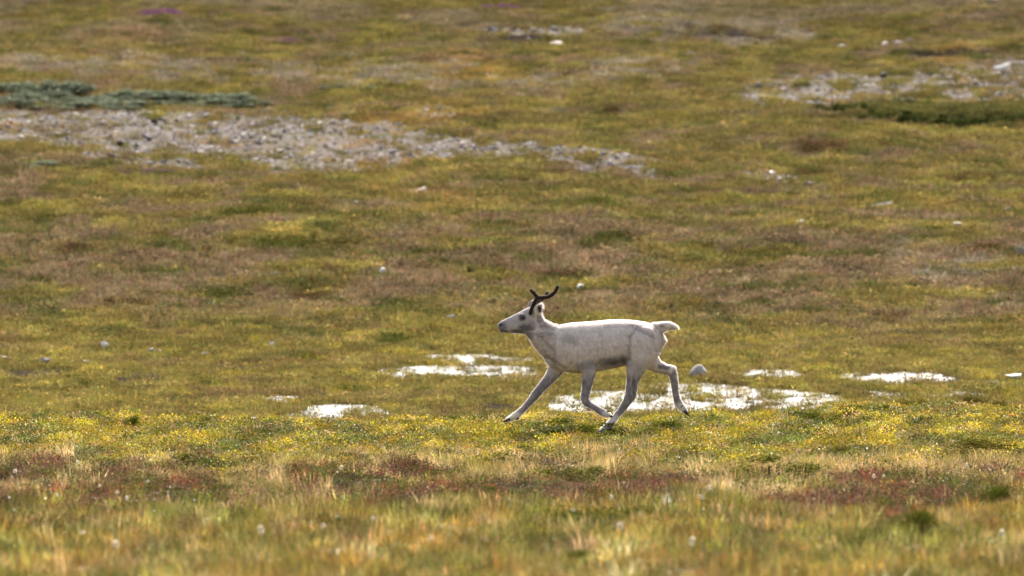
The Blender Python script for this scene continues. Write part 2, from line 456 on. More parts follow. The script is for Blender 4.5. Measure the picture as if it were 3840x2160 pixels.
def mat_stone_tint():
    m, nt, N, L = newmat('rubble_stone')
    out = N.new('ShaderNodeOutputMaterial')
    p = N.new('ShaderNodeBsdfPrincipled'); p.inputs['Roughness'].default_value = .8; p.inputs['Specular IOR Level'].default_value = .12
    at = N.new('ShaderNodeAttribute'); at.attribute_type = 'INSTANCER'; at.attribute_name = 'tint'
    tc = N.new('ShaderNodeTexCoord'); nz = N.new('ShaderNodeTexNoise'); nz.inputs['Scale'].default_value = 4; nz.inputs['Detail'].default_value = 6
    L.new(tc.outputs['Object'], nz.inputs['Vector'])
    r = N.new('ShaderNodeValToRGB'); r.color_ramp.elements[0].position = .35; r.color_ramp.elements[1].position = .65
    r.color_ramp.elements[0].color = (.6, .6, .58, 1); r.color_ramp.elements[1].color = (1.2, 1.18, 1.15, 1)
    L.new(nz.outputs['Fac'], r.inputs[0])
    mm = N.new('ShaderNodeMixRGB'); mm.blend_type = 'MULTIPLY'; mm.inputs[0].default_value = 1
    L.new(at.outputs['Color'], mm.inputs[1]); L.new(r.outputs[0], mm.inputs[2]); L.new(mm.outputs[0], p.inputs['Base Color'])
    L.new(p.outputs[0], out.inputs[0])
    return m

M_GROUND = mat_ground(); M_WATER = mat_water()
M_GRASS = mat_plant('grass_blades', .40, .5, .03)
M_LEAF = mat_plant('heath_leaves', .36, .42, .07)
M_HILL = mat_plant('hillside_plants', .36, .7, .0)
M_RUBBLE = mat_stone_tint()
ST_N = (5, (.62, .6, .58), (1.15, 1.13, 1.1))
M_STONE = {
    'pale cream': mat_flat('pale_cream_stone', (.50, .44, .40), .7, spec=.04, noise=ST_N),
    'light grey': mat_flat('light_grey_stone', (.34, .315, .31), .7, spec=.04, noise=ST_N),
    'blue-grey': mat_flat('blue_grey_stone', (.18, .175, .19), .7, spec=.04, noise=ST_N),
    'dark slate': mat_flat('dark_slate_stone', (.075, .07, .075), .7, spec=.04, noise=ST_N),
    'white': mat_flat('white_stone', (.82, .77, .71), .65, spec=.3, noise=(5, (.8, .8, .78), (1.1, 1.1, 1.08))),
}

# ------------------------------------------------------------------ ground sheet
def spaced(parts):
    out = []
    for a, b, n in parts: out.append(np.linspace(a, b, n, endpoint=False))
    return np.concatenate(out)
half = spaced([(0, 5.5, 70), (5.5, 11, 55), (11, 22, 70), (22, 60, 24), (60, 400, 14), (400, 3400, 8)])
gx = np.concatenate([-half[:0:-1], half])
gy = spaced([(-3000, -60, 6), (-60, 10, 10), (10, 27, 34), (27, 72, 330), (72, 82, 40), (82, 104, 170), (104, 150, 190), (150, 232, 230),
             (232, 600, 50), (600, 4200, 12)])
GX, GY = np.meshgrid(gx, gy)
GZ = zground(GX, GY)
nx, ny = len(gx), len(gy)
co = np.stack([GX, GY, GZ], -1).reshape(-1, 3)
me = bpy.data.meshes.new('ground')
me.vertices.add(len(co)); me.vertices.foreach_set('co', co.ravel())
ii = np.arange((ny - 1) * (nx - 1)); r_, c_ = ii // (nx - 1), ii % (nx - 1)
q = np.stack([r_ * nx + c_, r_ * nx + c_ + 1, (r_ + 1) * nx + c_ + 1, (r_ + 1) * nx + c_], -1).astype(np.int32)
me.loops.add(q.size); me.loops.foreach_set('vertex_index', q.ravel())
me.polygons.add(len(q)); me.polygons.foreach_set('loop_start', np.arange(len(q), dtype=np.int32) * 4)
me.polygons.foreach_set('use_smooth', np.ones(len(q), bool))
me.update(calc_edges=True)
X, Y = co[:, 0], co[:, 1]
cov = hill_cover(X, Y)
fd = fore_d(X, Y)
fc = mix(np.broadcast_to(STRAW * .55, cov.shape), OLIVE * .8, sstep(54, 60, fd))
fc = mix(fc, RED * .55, sstep(41, 43.5, fd) * (1 - sstep(48, 50, fd)) * .8)
fc = mix(fc, GREEN * .8, (1 - sstep(40, 43, fd)))
cov = mix(fc, cov, sstep(70, 78, Y))
stony = poly_mask(X, Y, STONY_W)
cov = mix(cov, STONEC, stony * .75 * sstep(-.55, -.2, fbm(X / .7, Y / 2.0, 401) - .22 * poly_mask(X, Y, [STONY_W[i] for i in (1, 3, 4, 5, 6, 8)], .8)))
cov = mix(cov, PEATC, peat_shade_mask(X, Y))
ca = me.attributes.new('cover', 'FLOAT_COLOR', 'POINT')
ca.data.foreach_set('color', np.concatenate([cov, np.ones((len(cov), 1))], 1).astype(np.float32).ravel())
me.materials.append(M_GROUND)
ground = link('ground', me)
tag(ground, 'rolling tundra ground of moss, heath and bare gravel rising to a hillside', 'ground', kind='structure')

# ------------------------------------------------------------------ pools
for k, (cx, cy, rx, ry, lv, rough) in enumerate(pool_g):
    bm = bmesh.new()
    n = 48
    ring = []
    for i in range(n):
        a = 2 * math.pi * i / n
        ring.append(bm.verts.new((math.cos(a) * rx * 1.2, math.sin(a) * ry * 1.2, 0)))
    bm.faces.new(ring)
    me = bpy.data.meshes.new('pool'); bm.to_mesh(me); bm.free()
    o = link('pool', me, loc=(cx, cy, lv), mat=M_WATER)
    tag(o, POOLS[k][5], 'pool', 'shallow pools in the hollow', 'structure')

# ------------------------------------------------------------------ plant and stone prototypes (instanced by the scatter)
def mesh_np(name, verts, faces, var=None, mat=None, smooth=False):
    me = bpy.data.meshes.new(name)
    me.from_pydata([tuple(v) for v in verts], [], faces)
    if var is not None:
        a = me.attributes.new('var', 'FLOAT_COLOR', 'POINT')
        a.data.foreach_set('color', np.concatenate([np.asarray(var, np.float32), np.ones((len(verts), 1), np.float32)], 1).ravel())
    if mat: me.materials.append(mat)
    if smooth: me.polygons.foreach_set('use_smooth', np.ones(len(me.polygons), bool))
    me.update()
    return me

def tuft(name, n, r, h, w, lean, mat, rng, hue=(0, 1)):
    V, Fc, A = [], [], []
    for i in range(n):
        a = rng.uniform(0, 2 * math.pi); rr = r * math.sqrt(rng.random())
        bx, by = rr * math.cos(a), rr * math.sin(a)
        hh = h * rng.uniform(.5, 1.1)
        la = a + rng.normal(0, .8); ll = lean * hh * rng.uniform(.2, 1.2)
        dx, dy = math.cos(la) * ll, math.sin(la) * ll
        wa = rng.uniform(0, math.pi); wx, wy = math.cos(wa) * w / 2, math.sin(wa) * w / 2
        s = len(V)
        V += [(bx - wx, by - wy, -.03), (bx + wx, by + wy, -.03),
              (bx + dx * .35 - wx * .8, by + dy * .35 - wy * .8, hh * .6), (bx + dx * .35 + wx * .8, by + dy * .35 + wy * .8, hh * .6),
              (bx + dx, by + dy, hh)]
        Fc += [(s, s + 1, s + 3, s + 2), (s + 2, s + 3, s + 4)]
        b = rng.uniform(.7, 1.3); hu = rng.uniform(*hue)
        A += [(b, 0, hu)] * 2 + [(b, .6, hu)] * 2 + [(b * 1.05, 1, hu)]
    return mesh_np(name, V, Fc, A, mat)

def leafclump(name, n, r, h, s, mat, rng, upright=.4, hue=(0, 1)):
    V, Fc, A = [], [], []
    for i in range(n):
        a = rng.uniform(0, 2 * math.pi); rr = r * math.sqrt(rng.random())
        top = h * (1 - .6 * (rr / r) ** 2)
        z = top * (rng.random() ** .6)
        c = Vector((rr * math.cos(a), rr * math.sin(a), z))
        nr = Vector((rng.normal(0, 1), rng.normal(0, 1), rng.normal(upright, .7))).normalized()
        u = nr.orthogonal().normalized(); u = (Matrix.Rotation(rng.uniform(0, 6.28), 3, nr) @ u)
        v = nr.cross(u)
        l = s * rng.uniform(.6, 1.25); ww = l * rng.uniform(.45, .7)
        k = len(V)
        V += [c - u * l * .5, c + v * ww * .5 + nr * ww * .12, c + u * l * .5, c - v * ww * .5 + nr * ww * .12]
        Fc += [(k, k + 1, k + 2), (k, k + 2, k + 3)]
        A += [(rng.uniform(.65, 1.35), .5, rng.uniform(*hue))] * 4
    return mesh_np(name, V, Fc, A, mat)

def sprigs(name, n, r, h, mat, rng):
    """upright heather sprigs: a thin stem with small leaves up its length"""
    V, Fc, A = [], [], []
    for i in range(n):
        a = rng.uniform(0, 2 * math.pi); rr = r * math.sqrt(rng.random())
        b0 = Vector((rr * math.cos(a), rr * math.sin(a), 0)); hh = h * rng.uniform(.5, 1.1)
        d = Vector((rng.normal(0, .25), rng.normal(0, .25), 1)).normalized()
        hu = rng.uniform(0, 1)
        for j in range(7):
            t = (j + .5) / 7; c = b0 + d * hh * t
            la = rng.uniform(0, 6.28); u = Vector((math.cos(la), math.sin(la), .7)).normalized(); v = u.cross(Vector((0, 0, 1))).normalized()
            l = .016 * rng.uniform(.7, 1.3)
            k = len(V)
            V += [c, c + u * l * .5 + v * l * .28, c + u * l, c + u * l * .5 - v * l * .28]
            Fc.append((k, k + 1, k + 2, k + 3)); br = rng.uniform(.6, 1.3)
            A += [(br, t, np.clip(hu + rng.normal(0, .15), 0, 1))] * 4
    return mesh_np(name, V, Fc, A, mat)

def stone_mesh(name, rng, flat=.6, sub=2, mat=None, rag=.3):
    bm = bmesh.new()
    bmesh.ops.create_icosphere(bm, subdivisions=sub, radius=.5)
    pl = [(Vector((rng.normal(), rng.normal(), rng.normal())).normalized(), rng.uniform(.16, .30)) for _ in range(14)]
    sx, sy = rng.uniform(.9, 1.2), rng.uniform(.7, 1.0)
    for v in bm.verts:
        p = v.co.copy()
        for nrm, d in pl:
            e = p.dot(nrm) - d
            if e > 0: p -= nrm * e * .97
        p += Vector((rng.normal(), rng.normal(), rng.normal())) * .012 * rag / .3
        v.co = Vector((p.x * sx, p.y * sy, p.z * flat))
    me = bpy.data.meshes.new(name); bm.to_mesh(me); bm.free()
    if mat: me.materials.append(mat)
    return me

def make_scatter(name, label, cat, meshes, P, rot, scl, idx, tint):
    coll = bpy.data.collections.new(name + '_kinds')
    for i, m in enumerate(meshes):
        o = bpy.data.objects.new('%s_kind_%s' % (name, 'abcdefghijkl'[i]), m); coll.objects.link(o)
    me = bpy.data.meshes.new(name)
    me.vertices.add(len(P)); me.vertices.foreach_set('co', np.asarray(P, np.float32).ravel())
    def att(n, t, key, arr):
        a = me.attributes.new(n, t, 'POINT'); a.data.foreach_set(key, np.ascontiguousarray(arr).ravel())
    att('turn', 'FLOAT_VECTOR', 'vector', np.asarray(rot, np.float32))
    att('size', 'FLOAT_VECTOR', 'vector', np.asarray(scl, np.float32))
    att('pick', 'INT', 'value', np.asarray(idx, np.int32))
    att('tint', 'FLOAT_COLOR', 'color', np.concatenate([tint, np.ones((len(P), 1))], 1).astype(np.float32))
    o = link(name, me)
    ng = bpy.data.node_groups.new(name, 'GeometryNodeTree')
    ng.interface.new_socket('Geometry', in_out='INPUT', socket_type='NodeSocketGeometry')
    ng.interface.new_socket('Geometry', in_out='OUTPUT', socket_type='NodeSocketGeometry')
    N, L = ng.nodes, ng.links
    gi, go = N.new('NodeGroupInput'), N.new('NodeGroupOutput')
    ci = N.new('GeometryNodeCollectionInfo'); ci.inputs['Collection'].default_value = coll
    ci.inputs['Separate Children'].default_value = True; ci.inputs['Reset Children'].default_value = True
    ip = N.new('GeometryNodeInstanceOnPoints'); ip.inputs['Pick Instance'].default_value = True
    def na(n, t):
        k = N.new('GeometryNodeInputNamedAttribute'); k.data_type = t; k.inputs['Name'].default_value = n
        return [s for s in k.outputs if s.enabled and s.name == 'Attribute'][0]
    er = N.new('FunctionNodeEulerToRotation')
    L.new(gi.outputs[0], ip.inputs['Points']); L.new(ci.outputs[0], ip.inputs['Instance'])
    L.new(na('pick', 'INT'), ip.inputs['Instance Index'])
    L.new(na('turn', 'FLOAT_VECTOR'), er.inputs[0]); L.new(er.outputs[0], ip.inputs['Rotation'])
    L.new(na('size', 'FLOAT_VECTOR'), ip.inputs['Scale']); L.new(ip.outputs[0], go.inputs[0])
    md = o.modifiers.new('scatter', 'NODES'); md.node_group = ng
    tag(o, label, cat, kind='stuff')
    return o

def rand_xy(n, d0, d1, margin=1.22, extra=.8, power=1.0):
    """random points in the wedge of ground in view, a margin on either side"""
    d = d0 + (d1 - d0) * R.random(n * 3)
    keep = R.random(n * 3) < (d / d1) ** power
    d = d[keep][:n]
    x = (R.random(len(d)) * 2 - 1) * (d * .08 * margin + extra)
    return x, d

def pts(x, y, sink=0.0):
    return np.stack([x, y, zground(x, y) - sink], -1)
def rots(n, tilt=.15):
    return np.stack([R.normal(0, tilt, n), R.normal(0, tilt, n), R.random(n) * 6.283], -1)
def scls(n, lo, hi, zlo=.8, zhi=1.2):
    s = R.uniform(lo, hi, n); return np.stack([s, s, s * R.uniform(zlo, zhi, n)], -1)
def tints(base, n, bv=.22, hv=.08):
    b = np.exp(R.normal(0, bv, n))[:, None]; h = 1 + R.normal(0, hv, (n, 3))
    return np.clip(np.broadcast_to(base, (n, 3)) * b * h, 0.004, .9)
def clump(x, y):
    return np.exp(.8 * fbm(x / .16, y / .5, 601, 2) + .55 * fbm(x / .45, y / 1.2, 602, 2) - .04)[..., None]
def cushion(x, y):
    """low dark cushions of heath in the grass of the near ground"""
    return sstep(.16, .3, fbm(x / .75, y / 2.6, 777, 3)) * sstep(36, 39, y) * (1 - sstep(52, 56, y))
def wet(x, y):
    m = np.zeros(x.shape, bool)
    for k in range(len(pool_g)):
        cx, cy, rx, ry, lv, rough = pool_g[k]
        nr = (np.abs(x - cx) < rx * 1.6) & (np.abs(y - cy) < ry * 1.6)
        if nr.any():
            z = zground(x[nr], y[nr]); m[nr] |= (z < lv + .004)
    return m

g = np.random.default_rng(5)
BL = [tuft('blades', 16, .07, .115, .0035, .6, M_GRASS, g) for _ in range(4)]
BLW = [tuft('blades', 16, .09, .15, .005, .5, M_GRASS, g) for _ in range(3)]
LF = [leafclump('leaves', 70, .13, .11, .022, M_LEAF, g) for _ in range(4)]
LFS = [leafclump('leaves', 60, .10, .07, .016, M_LEAF, g, .8) for _ in range(3)]
SP = [sprigs('sprigs', 16, .10, .12, M_HILL, g) for _ in range(3)]
HT = [tuft('hill_blades', 34, .16, .15, .010, .7, M_HILL, g) for _ in range(4)]
HL = [leafclump('hill_leaves', 60, .22, .12, .05, M_HILL, g, .9) for _ in range(4)]
SM = [stone_mesh('stone', g, f, 1) for f in (.5, .6, .7, .8, .45)]
for m in SM: m.materials.append(M_RUBBLE)

# foreground: d 27..74
x, y = rand_xy(56000, 27, 74, power=.4)
d = fore_d(x, y)
# yellow and green heath leaves on the rise under the reindeer
pl = np.clip(sstep(52, 56.5, d) * .95 + .25 * sstep(.1, .4, fbm(x / .5, y / 1.6, 211)) + .12, 0, 1)
pl = np.maximum(pl, cushion(x, y) * .95)
k = R.random(len(x)) < pl
k &= ~near_clear(x, y) | (R.random(len(x)) < .12)
xs, ys, ds = x[k], y[k], d[k]
nn = fbm(xs / .7, ys / 2.2, 221, 3)
tc = mix(np.broadcast_to(YELLOW, (len(xs), 3)), GREEN * .9, sstep(-.15, .3, nn))
tc = mix(tc, ORANGE * 1.2, (R.random(len(xs)) < .12) * .8)
tc = mix(tc, GREEN * .8, (1 - sstep(48, 54, ds)) * .6)
tc = mix(tc, DGREEN * 1.5, sstep(.12, .35, fbm(xs / .45, ys / 1.5, 222, 3)) * .75)
tc = mix(tc, STRAW * .8, (R.random(len(xs)) < .15) * .8)
tc = mix(tc, mix(np.broadcast_to(DGREEN * 1.5, tc.shape), RED * .7, fbm(xs / .3, ys / .9, 778) > .1), cushion(xs, ys) * .9)
make_scatter('heath_leaves', 'yellow and green heath leaves carpeting the rise under the reindeer', 'heath', LF + LFS, pts(xs, ys, .01), rots(len(xs), .2),
             scls(len(xs), .6, 1.15), R.integers(0, 7, len(xs)), tints(tc * 1.12 * clump(xs, ys), len(xs), .25, .08))
# straw coloured grass
x, y = rand_xy(52000, 27, 74, power=.4)
d = fore_d(x, y)
pl = np.clip(sstep(41, 46, d) * (1 - sstep(51, 56, d)) * (.55 + .45 * sstep(-.3, .1, fbm(x / .9, y / 4, 233))) + .12 + .25 * sstep(.1, .5, fbm(x / .8, y / 3, 231)), 0, 1) * (1 - .85 * sstep(52, 57, d))
red = sstep(41, 43, d) * (1 - sstep(47.5, 49.5, d)) * sstep(-.15, .15, fbm(x / 1.2, y / 4, 241, 3))
pl = pl * (1 - .75 * red) * (1 - .85 * cushion(x, y))
k = R.random(len(x)) < pl
k &= ~near_clear(x, y) | (R.random(len(x)) < .12)
xs, ys, ds = x[k], y[k], d[k]
tc = mix(np.broadcast_to(STRAW, (len(xs), 3)), YGREEN * 1.4, sstep(-.1, .35, fbm(xs / .5, ys / 1.6, 232)) * .75)
tc = mix(tc, ORANGE, (1 - sstep(38, 43, ds)) * .5 * R.random(len(xs)))
make_scatter('dry_grass', 'pale straw coloured grass in the band below the reindeer', 'grass', BL + BLW[:1], pts(xs, ys), rots(len(xs), .18),
             scls(len(xs), .65, 1.05, .55, 1.05), R.integers(0, 5, len(xs)), tints(tc * 1.2 * clump(xs, ys), len(xs), .2, .05))
# reddish heather
x, y = rand_xy(34000, 38, 56, power=.4)
d = fore_d(x, y)
red = sstep(41, 43, d) * (1 - sstep(47.5, 49.5, d)) * sstep(-.15, .15, fbm(x / 1.2, y / 4, 241, 3))
k = R.random(len(x)) < red
k &= ~near_clear(x, y) | (R.random(len(x)) < .12)
xs, ys = x[k], y[k]
tc = mix(np.broadcast_to(RED, (len(xs), 3)), MAUVE * .9, sstep(-.1, .3, fbm(xs / .4, ys / 1.2, 242)))
tc = mix(tc, GREEN * .9, (fbm(xs / .4, ys / 1.3, 243) > .08) * .8)
tc = mix(tc, RED * C(1.8, .8, .8), (R.random(len(xs)) < .1) * 1.0)
make_scatter('red_heather', 'reddish brown heather and autumn leaves in the foreground band', 'heather', SP + LFS, pts(xs, ys), rots(len(xs), .15),
             scls(len(xs), .7, 1.2), R.integers(0, 6, len(xs)), tints(tc, len(xs), .25, .08))
# green foreground grass
x, y = rand_xy(44000, 27, 46, power=.3)
d = fore_d(x, y)
k = R.random(len(x)) < (1 - sstep(40, 44.5, d)) * .9
k &= ~near_clear(x, y) | (R.random(len(x)) < .12)
xs, ys = x[k], y[k]
nn = fbm(xs / .5, ys / 1.6, 251, 3)
tc = mix(np.broadcast_to(YGREEN * 1.3, (len(xs), 3)), mix(np.broadcast_to(GREEN, (len(xs), 3)), OLIVE * 1.2, np.full(len(xs), .45)), sstep(-.2, .3, nn))
tc = mix(tc, ORANGE * .9, sstep(.05, .4, fbm(xs / .7, ys / 2, 252)) * .8)
tc = mix(tc, RED * .8, sstep(.2, .45, fbm(xs / .6, ys / 1.6, 257)) * .6)
tc = mix(tc, ORANGE * 1.1, sstep(.0, .35, fbm(xs / .9, ys / 3, 254)) * .6)
tc = mix(tc, STRAW * .9, (R.random(len(xs)) < .12 + .25 * sstep(.0, .35, fbm(xs / .6, ys / 2, 255))) * .8)
gi = R.integers(0, 10, len(xs)); pale = R.random(len(xs)) < .035
gi[pale] = R.integers(7, 10, pale.sum())
tc = mix(tc, C(.55, .50, .38), pale * 1.0)
tc = mix(tc, DGREEN, (fbm(xs / .35, ys / 1.0, 253) > .16) * .7)
make_scatter('green_grass', 'green and yellow grass blades blurred at the bottom of the picture', 'grass', BL + BLW + LFS, pts(xs, ys), rots(len(xs), .15),
             scls(len(xs), .7, 1.15, .7, 1.15), gi, tints(tc * 1.35 * clump(xs, ys), len(xs), .45, .10))
# wet hollow grass
x, y = rand_xy(56000, 80, 112, power=.4)
x, y = (lambda k: (x[k], y[k]))(R.random(len(x)) > sstep(97, 110, y))
wm = wet(x, y)
sp_ = R.random(len(x))
k = (~wm & (peat_shade_mask(x, y) < .5)) | (sp_ < .42 * sstep(-.2, .25, fbm(x / .35, y / .9, 265)))
xs, ys = x[k], y[k]
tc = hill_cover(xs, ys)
tc = mix(tc, YELLOW, sstep(.25, .5, fbm(xs / .7, ys / 1.2, 261)) * .25)
make_scatter('marsh_grass', 'short yellow green marsh grass around the pools', 'grass', HT + BLW + HL[:3], pts(xs, ys, .01), rots(len(xs), .2),
             scls(len(xs), .55, .95, .5, .9), R.integers(0, 10, len(xs)), tints(tc * 1.8, len(xs), .22, .06))
# hillside tussocks
x, y = rand_xy(125000, 95, 228, power=.6, margin=1.15, extra=1.5)
x, y = (lambda k: (x[k], y[k]))(R.random(len(x)) < sstep(95, 109, y))
st = poly_mask(x, y, STONY_W)
k = ((st < .5) | (R.random(len(x)) < .10) | (fbm(x / .7, y / 2.0, 401) < -.42 + .26 * poly_mask(x, y, [STONY_W[i] for i in (1, 3, 4, 5, 6, 8)], .8))) & (peat_shade_mask(x, y) < .5)
xs, ys = x[k], y[k]
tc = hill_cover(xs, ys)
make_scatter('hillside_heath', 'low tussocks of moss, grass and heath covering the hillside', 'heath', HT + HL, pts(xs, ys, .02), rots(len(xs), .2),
             scls(len(xs), .7, 1.5, .45, .9), R.integers(0, 8, len(xs)), tints(tc * 1.72, len(xs), .16, .05))
# small rubble of the stone fields
x, y = rand_xy(230000, 120, 228, power=.6, margin=1.15, extra=1.5)
st = poly_mask(x, y, STONY_W); gr = poly_mask(x, y, GREYB_W, 1.0)
st2 = poly_mask(x, y, STONY_W, 2.2); wk = poly_mask(x, y, [STONY_W[i] for i in (1, 3, 4, 5, 6, 8)], .8)
k = (st > .5) & (fbm(x / .7, y / 2.0, 401) > -.42 - .3 * R.random(len(x)) + .26 * wk) | (st2 > .5) & (R.random(len(x)) < .10) | ((gr > .5) & (R.random(len(x)) < .08) & (fbm(x / .9, y / 3, 402) > 0))
xs, ys = x[k], y[k]
sh = R.choice(4, len(xs), p=[.25, .40, .25, .10])
tc = np.array([(.44, .385, .37), (.28, .256, .27), (.165, .158, .18), (.075, .07, .08)])[sh]
make_scatter('stone_rubble', 'small grey rubble filling the stone fields on the hillside', 'rubble', SM, pts(xs, ys, .02), rots(len(xs), .4),
             (.08 + .20 * R.random((len(xs), 1)) ** 2) * R.uniform(.7, 1.25, (len(xs), 3)), R.integers(0, 5, len(xs)), tints(tc, len(xs), .12, .03))

# ------------------------------------------------------------------ single stones
FORMS = {'flat': [stone_mesh('flat_stone', g, .38, 2) for _ in range(3)],
         'rounded': [stone_mesh('rounded_stone', g, .72, 2, rag=.6) for _ in range(3)],
         'blocky': [stone_mesh('blocky_stone', g, .85, 2) for _ in range(3)]}
SM_CACHE = {}
def stone_at(cx, cy, w, h, shade, form, label, group, cat='stone', name='stone', sink=.12):
    v = random.randrange(3); key = (form, v, shade)
    if key not in SM_CACHE:
        me = FORMS[form][v].copy(); me.materials.clear(); me.materials.append(M_STONE[shade]); SM_CACHE[key] = me
    z = float(zground(np.array([cx]), np.array([cy]))[0])
    o = link(name, SM_CACHE[key], loc=(cx, cy, z + h * (.5 - sink)))
    fl = {'flat': .38, 'rounded': .72, 'blocky': .85}[form]
    o.scale = (w / 1.0, w * random.uniform(.7, 1.0), h / fl * 1.15)
    o.rotation_euler = (random.gauss(0, .1), random.gauss(0, .1), random.uniform(-.5, .5))
    tag(o, label, cat, group)
    return o

def zone_stones(n, poly_i, place, group, rows, cols, wr):
    poly = STONY[poly_i]
    xs = [p[0] for p in poly]; ys = [p[1] for p in poly]
    used = {}
    combos = [(s, f, z) for s in ('pale cream', 'light grey', 'blue-grey', 'dark slate') for f in FORMS for z in ('large', 'small')]
    cnt = 0; tries = 0
    x0, x1 = max(min(xs), 0), min(max(xs), 2576)
    while cnt < n and tries < n * 60:
        tries += 1
        sx = random.uniform(x0, x1); sy = random.uniform(min(ys), max(ys))
        if not in_poly(np.array([sx]), np.array([sy]), poly)[0]: continue
        yl = [yy for yy in range(int(min(ys)), int(max(ys)), 4) if in_poly(np.array([sx]), np.array([float(yy)]), poly)[0]]
        if not yl: continue
        fy = (sy - yl[0]) / max(yl[-1] - yl[0], 1)
        ci = min(int((sx - x0) / (x1 - x0) * len(cols)), len(cols) - 1); ri = min(int(fy * len(rows)), len(rows) - 1)
        u = used.setdefault((ci, ri), [])
        free = [c for c in combos if c not in u]
        if not free: continue
        wts = [{'pale cream': 4, 'light grey': 5, 'blue-grey': 2.5, 'dark slate': 1.2}[c[0]] for c in free]
        c = random.choices(free, wts)[0]; u.append(c)
        wx, d = unproj(sx, sy)
        w = random.uniform(*wr) * (1.4 if c[2] == 'large' else .75)
        h = w * {'flat': .28, 'rounded': .48, 'blocky': .6}[c[1]]
        stone_at(wx, d, w, h, c[0], c[1], '%s %s %s stone, %s, %s of %s' % (c[2], c[0], c[1], rows[ri], cols[ci], place), group)
        cnt += 1
zone_stones(150, 0, 'long stone field', 'stones of the long stone field', ['upper edge', 'middle band', 'lower edge'],
            ['left end', 'left half', 'centre', 'right half', 'right tip'], (.13, .25))
zone_stones(12, 1, 'small left stone patch', 'stones of the small left patch', ['far side', 'near side'], ['left part', 'right part'], (.14, .24))
zone_stones(26, 2, 'ragged patch below long field', 'stones of the ragged patch', ['far side', 'near side'], ['left part', 'middle part', 'right part'], (.14, .25))
zone_stones(44, 3, 'upper right stone field', 'stones of the upper right field', ['upper edge', 'middle band', 'lower edge'],
            ['left end', 'left half', 'right half', 'right end'], (.16, .30))
zone_stones(8, 4, 'small stony patch at right', 'stones of the right slope patch', ['far side', 'near side'], ['left part', 'right part'], (.14, .24))
zone_stones(10, 5, 'grey ledge near top', 'stones of the top ledge', ['far side', 'near side'], ['left part', 'right part'], (.18, .3))
zone_stones(8, 6, 'cluster above long field', 'stones of the white cluster', ['far side', 'near side'], ['left part', 'right part'], (.16, .26))

SINGLE = [  # sx, sy, width, height in photo pixels, shade, form, label
    (1055, 486, 44, 13, 'white', 'flat', 'white flat stone on yellow grass just below the ragged stone patch'),
    (893, 530, 22, 9, 'light grey', 'flat', 'small light stone lower left of the white flat stone'),
    (200, 597, 24, 12, 'white', 'rounded', 'small white stone alone on the left slope'),
    (245, 601, 18, 8, 'light grey', 'flat', 'tiny grey stone right beside the small white one on the left slope'),
    (525, 767, 30, 8, 'white', 'flat', 'thin white stone low on the brown slope at left'),
    (692, 690, 38, 12, 'light grey', 'flat', 'pale grey stone half sunk in brown heath, left of the middle'),
    (962, 693, 20, 14, 'white', 'rounded', 'small bright stone on the slope above the pools'),
    (1131, 806, 34, 11, 'light grey', 'flat', 'flat pale stone left of the reindeer nose'),
    (1460, 718, 26, 12, 'white', 'rounded', 'bright stone just right of the antler tip'),
    (684, 877, 16, 13, 'white', 'rounded', 'small round white stone at the edge of the marsh'),
    (262, 877, 24, 17, 'white', 'rounded', 'roundest white stone on the grass at far left'),
    (378, 889, 26, 13, 'light grey', 'rounded', 'left one of two grey stones side by side in the marsh grass'),
    (402, 891, 20, 12, 'light grey', 'blocky', 'right one of two grey stones side by side in the marsh grass'),
    (515, 895, 34, 10, 'white', 'flat', 'flat white stone on yellow marsh grass'),
    (113, 914, 32, 16, 'light grey', 'rounded', 'greyish rounded stone above the left peat patch'),
    (62, 909, 16, 9, 'pale cream', 'rounded', 'small cream stone between the slab and the greyish stone at left'),
    (16, 907, 44, 9, 'light grey', 'flat', 'long thin slab at the left edge of the picture'),
    (178, 916, 12, 9, 'white', 'rounded', 'left of two tiny white stones above the peat'),
    (216, 917, 20, 9, 'white', 'flat', 'right of two tiny white stones above the peat'),
    (2410, 592, 40, 16, 'pale cream', 'flat', 'tilted cream stone on the brown slope at right'),
    (2536, 525, 24, 12, 'light grey', 'rounded', 'pale lichen stone near the right edge'),
    (2570, 641, 26, 24, 'light grey', 'blocky', 'upright grey stone cut by the right edge'),
    (2011, 590, 34, 10, 'light grey', 'flat', 'flat pale stone in grass on the middle right slope'),
    (2214, 523, 88, 14, 'dark slate', 'flat', 'long dark flat rock lying on the right slope'),
    (1650, 823, 20, 9, 'light grey', 'rounded', 'small grey stone just above the reindeer tail'),
    (1945, 436, 20, 12, 'white', 'rounded', 'glinting white stone in the small stony patch at right'),
    (2552, 951, 58, 14, 'white', 'flat', 'pale slab lying by the water at the right edge'),
    (280, 1048, 66, 10, 'blue-grey', 'flat', 'grey flat rock behind the heath rise at left'),
    (1395, 112, 56, 11, 'pale cream', 'flat', 'white slab lying below the grey ledge near the top'),
    (2225, 127, 24, 13, 'white', 'rounded', 'left stone of the white group high at right'),
    (2258, 124, 30, 12, 'pale cream', 'rounded', 'middle stone of the white group high at right'),
    (2290, 119, 26, 13, 'light grey', 'blocky', 'right stone of the white group high at right'),
    (2118, 118, 34, 13, 'light grey', 'rounded', 'lone pale stone left of the white group high at right'),
    (2520, 178, 56, 18, 'white', 'flat', 'brightest slab on top of the upper right stone field'),
    (2492, 12, 60, 12, 'dark slate', 'flat', 'dark rock at the top right corner'),
    (1340, 98, 26, 14, 'pale cream', 'rounded', 'cream stone above the left end of the white slab'),
    (2420, 900, 14, 7, 'white', 'rounded', 'tiny white stone on moss above the right pool'),
    (1635, 968, 24, 10, 'white', 'flat', 'pale flat stone in the wet grass before the hind legs'),
    (2040, 462, 40, 9, 'light grey', 'flat', 'flat grey stone at the right of the small stony patch'),
]
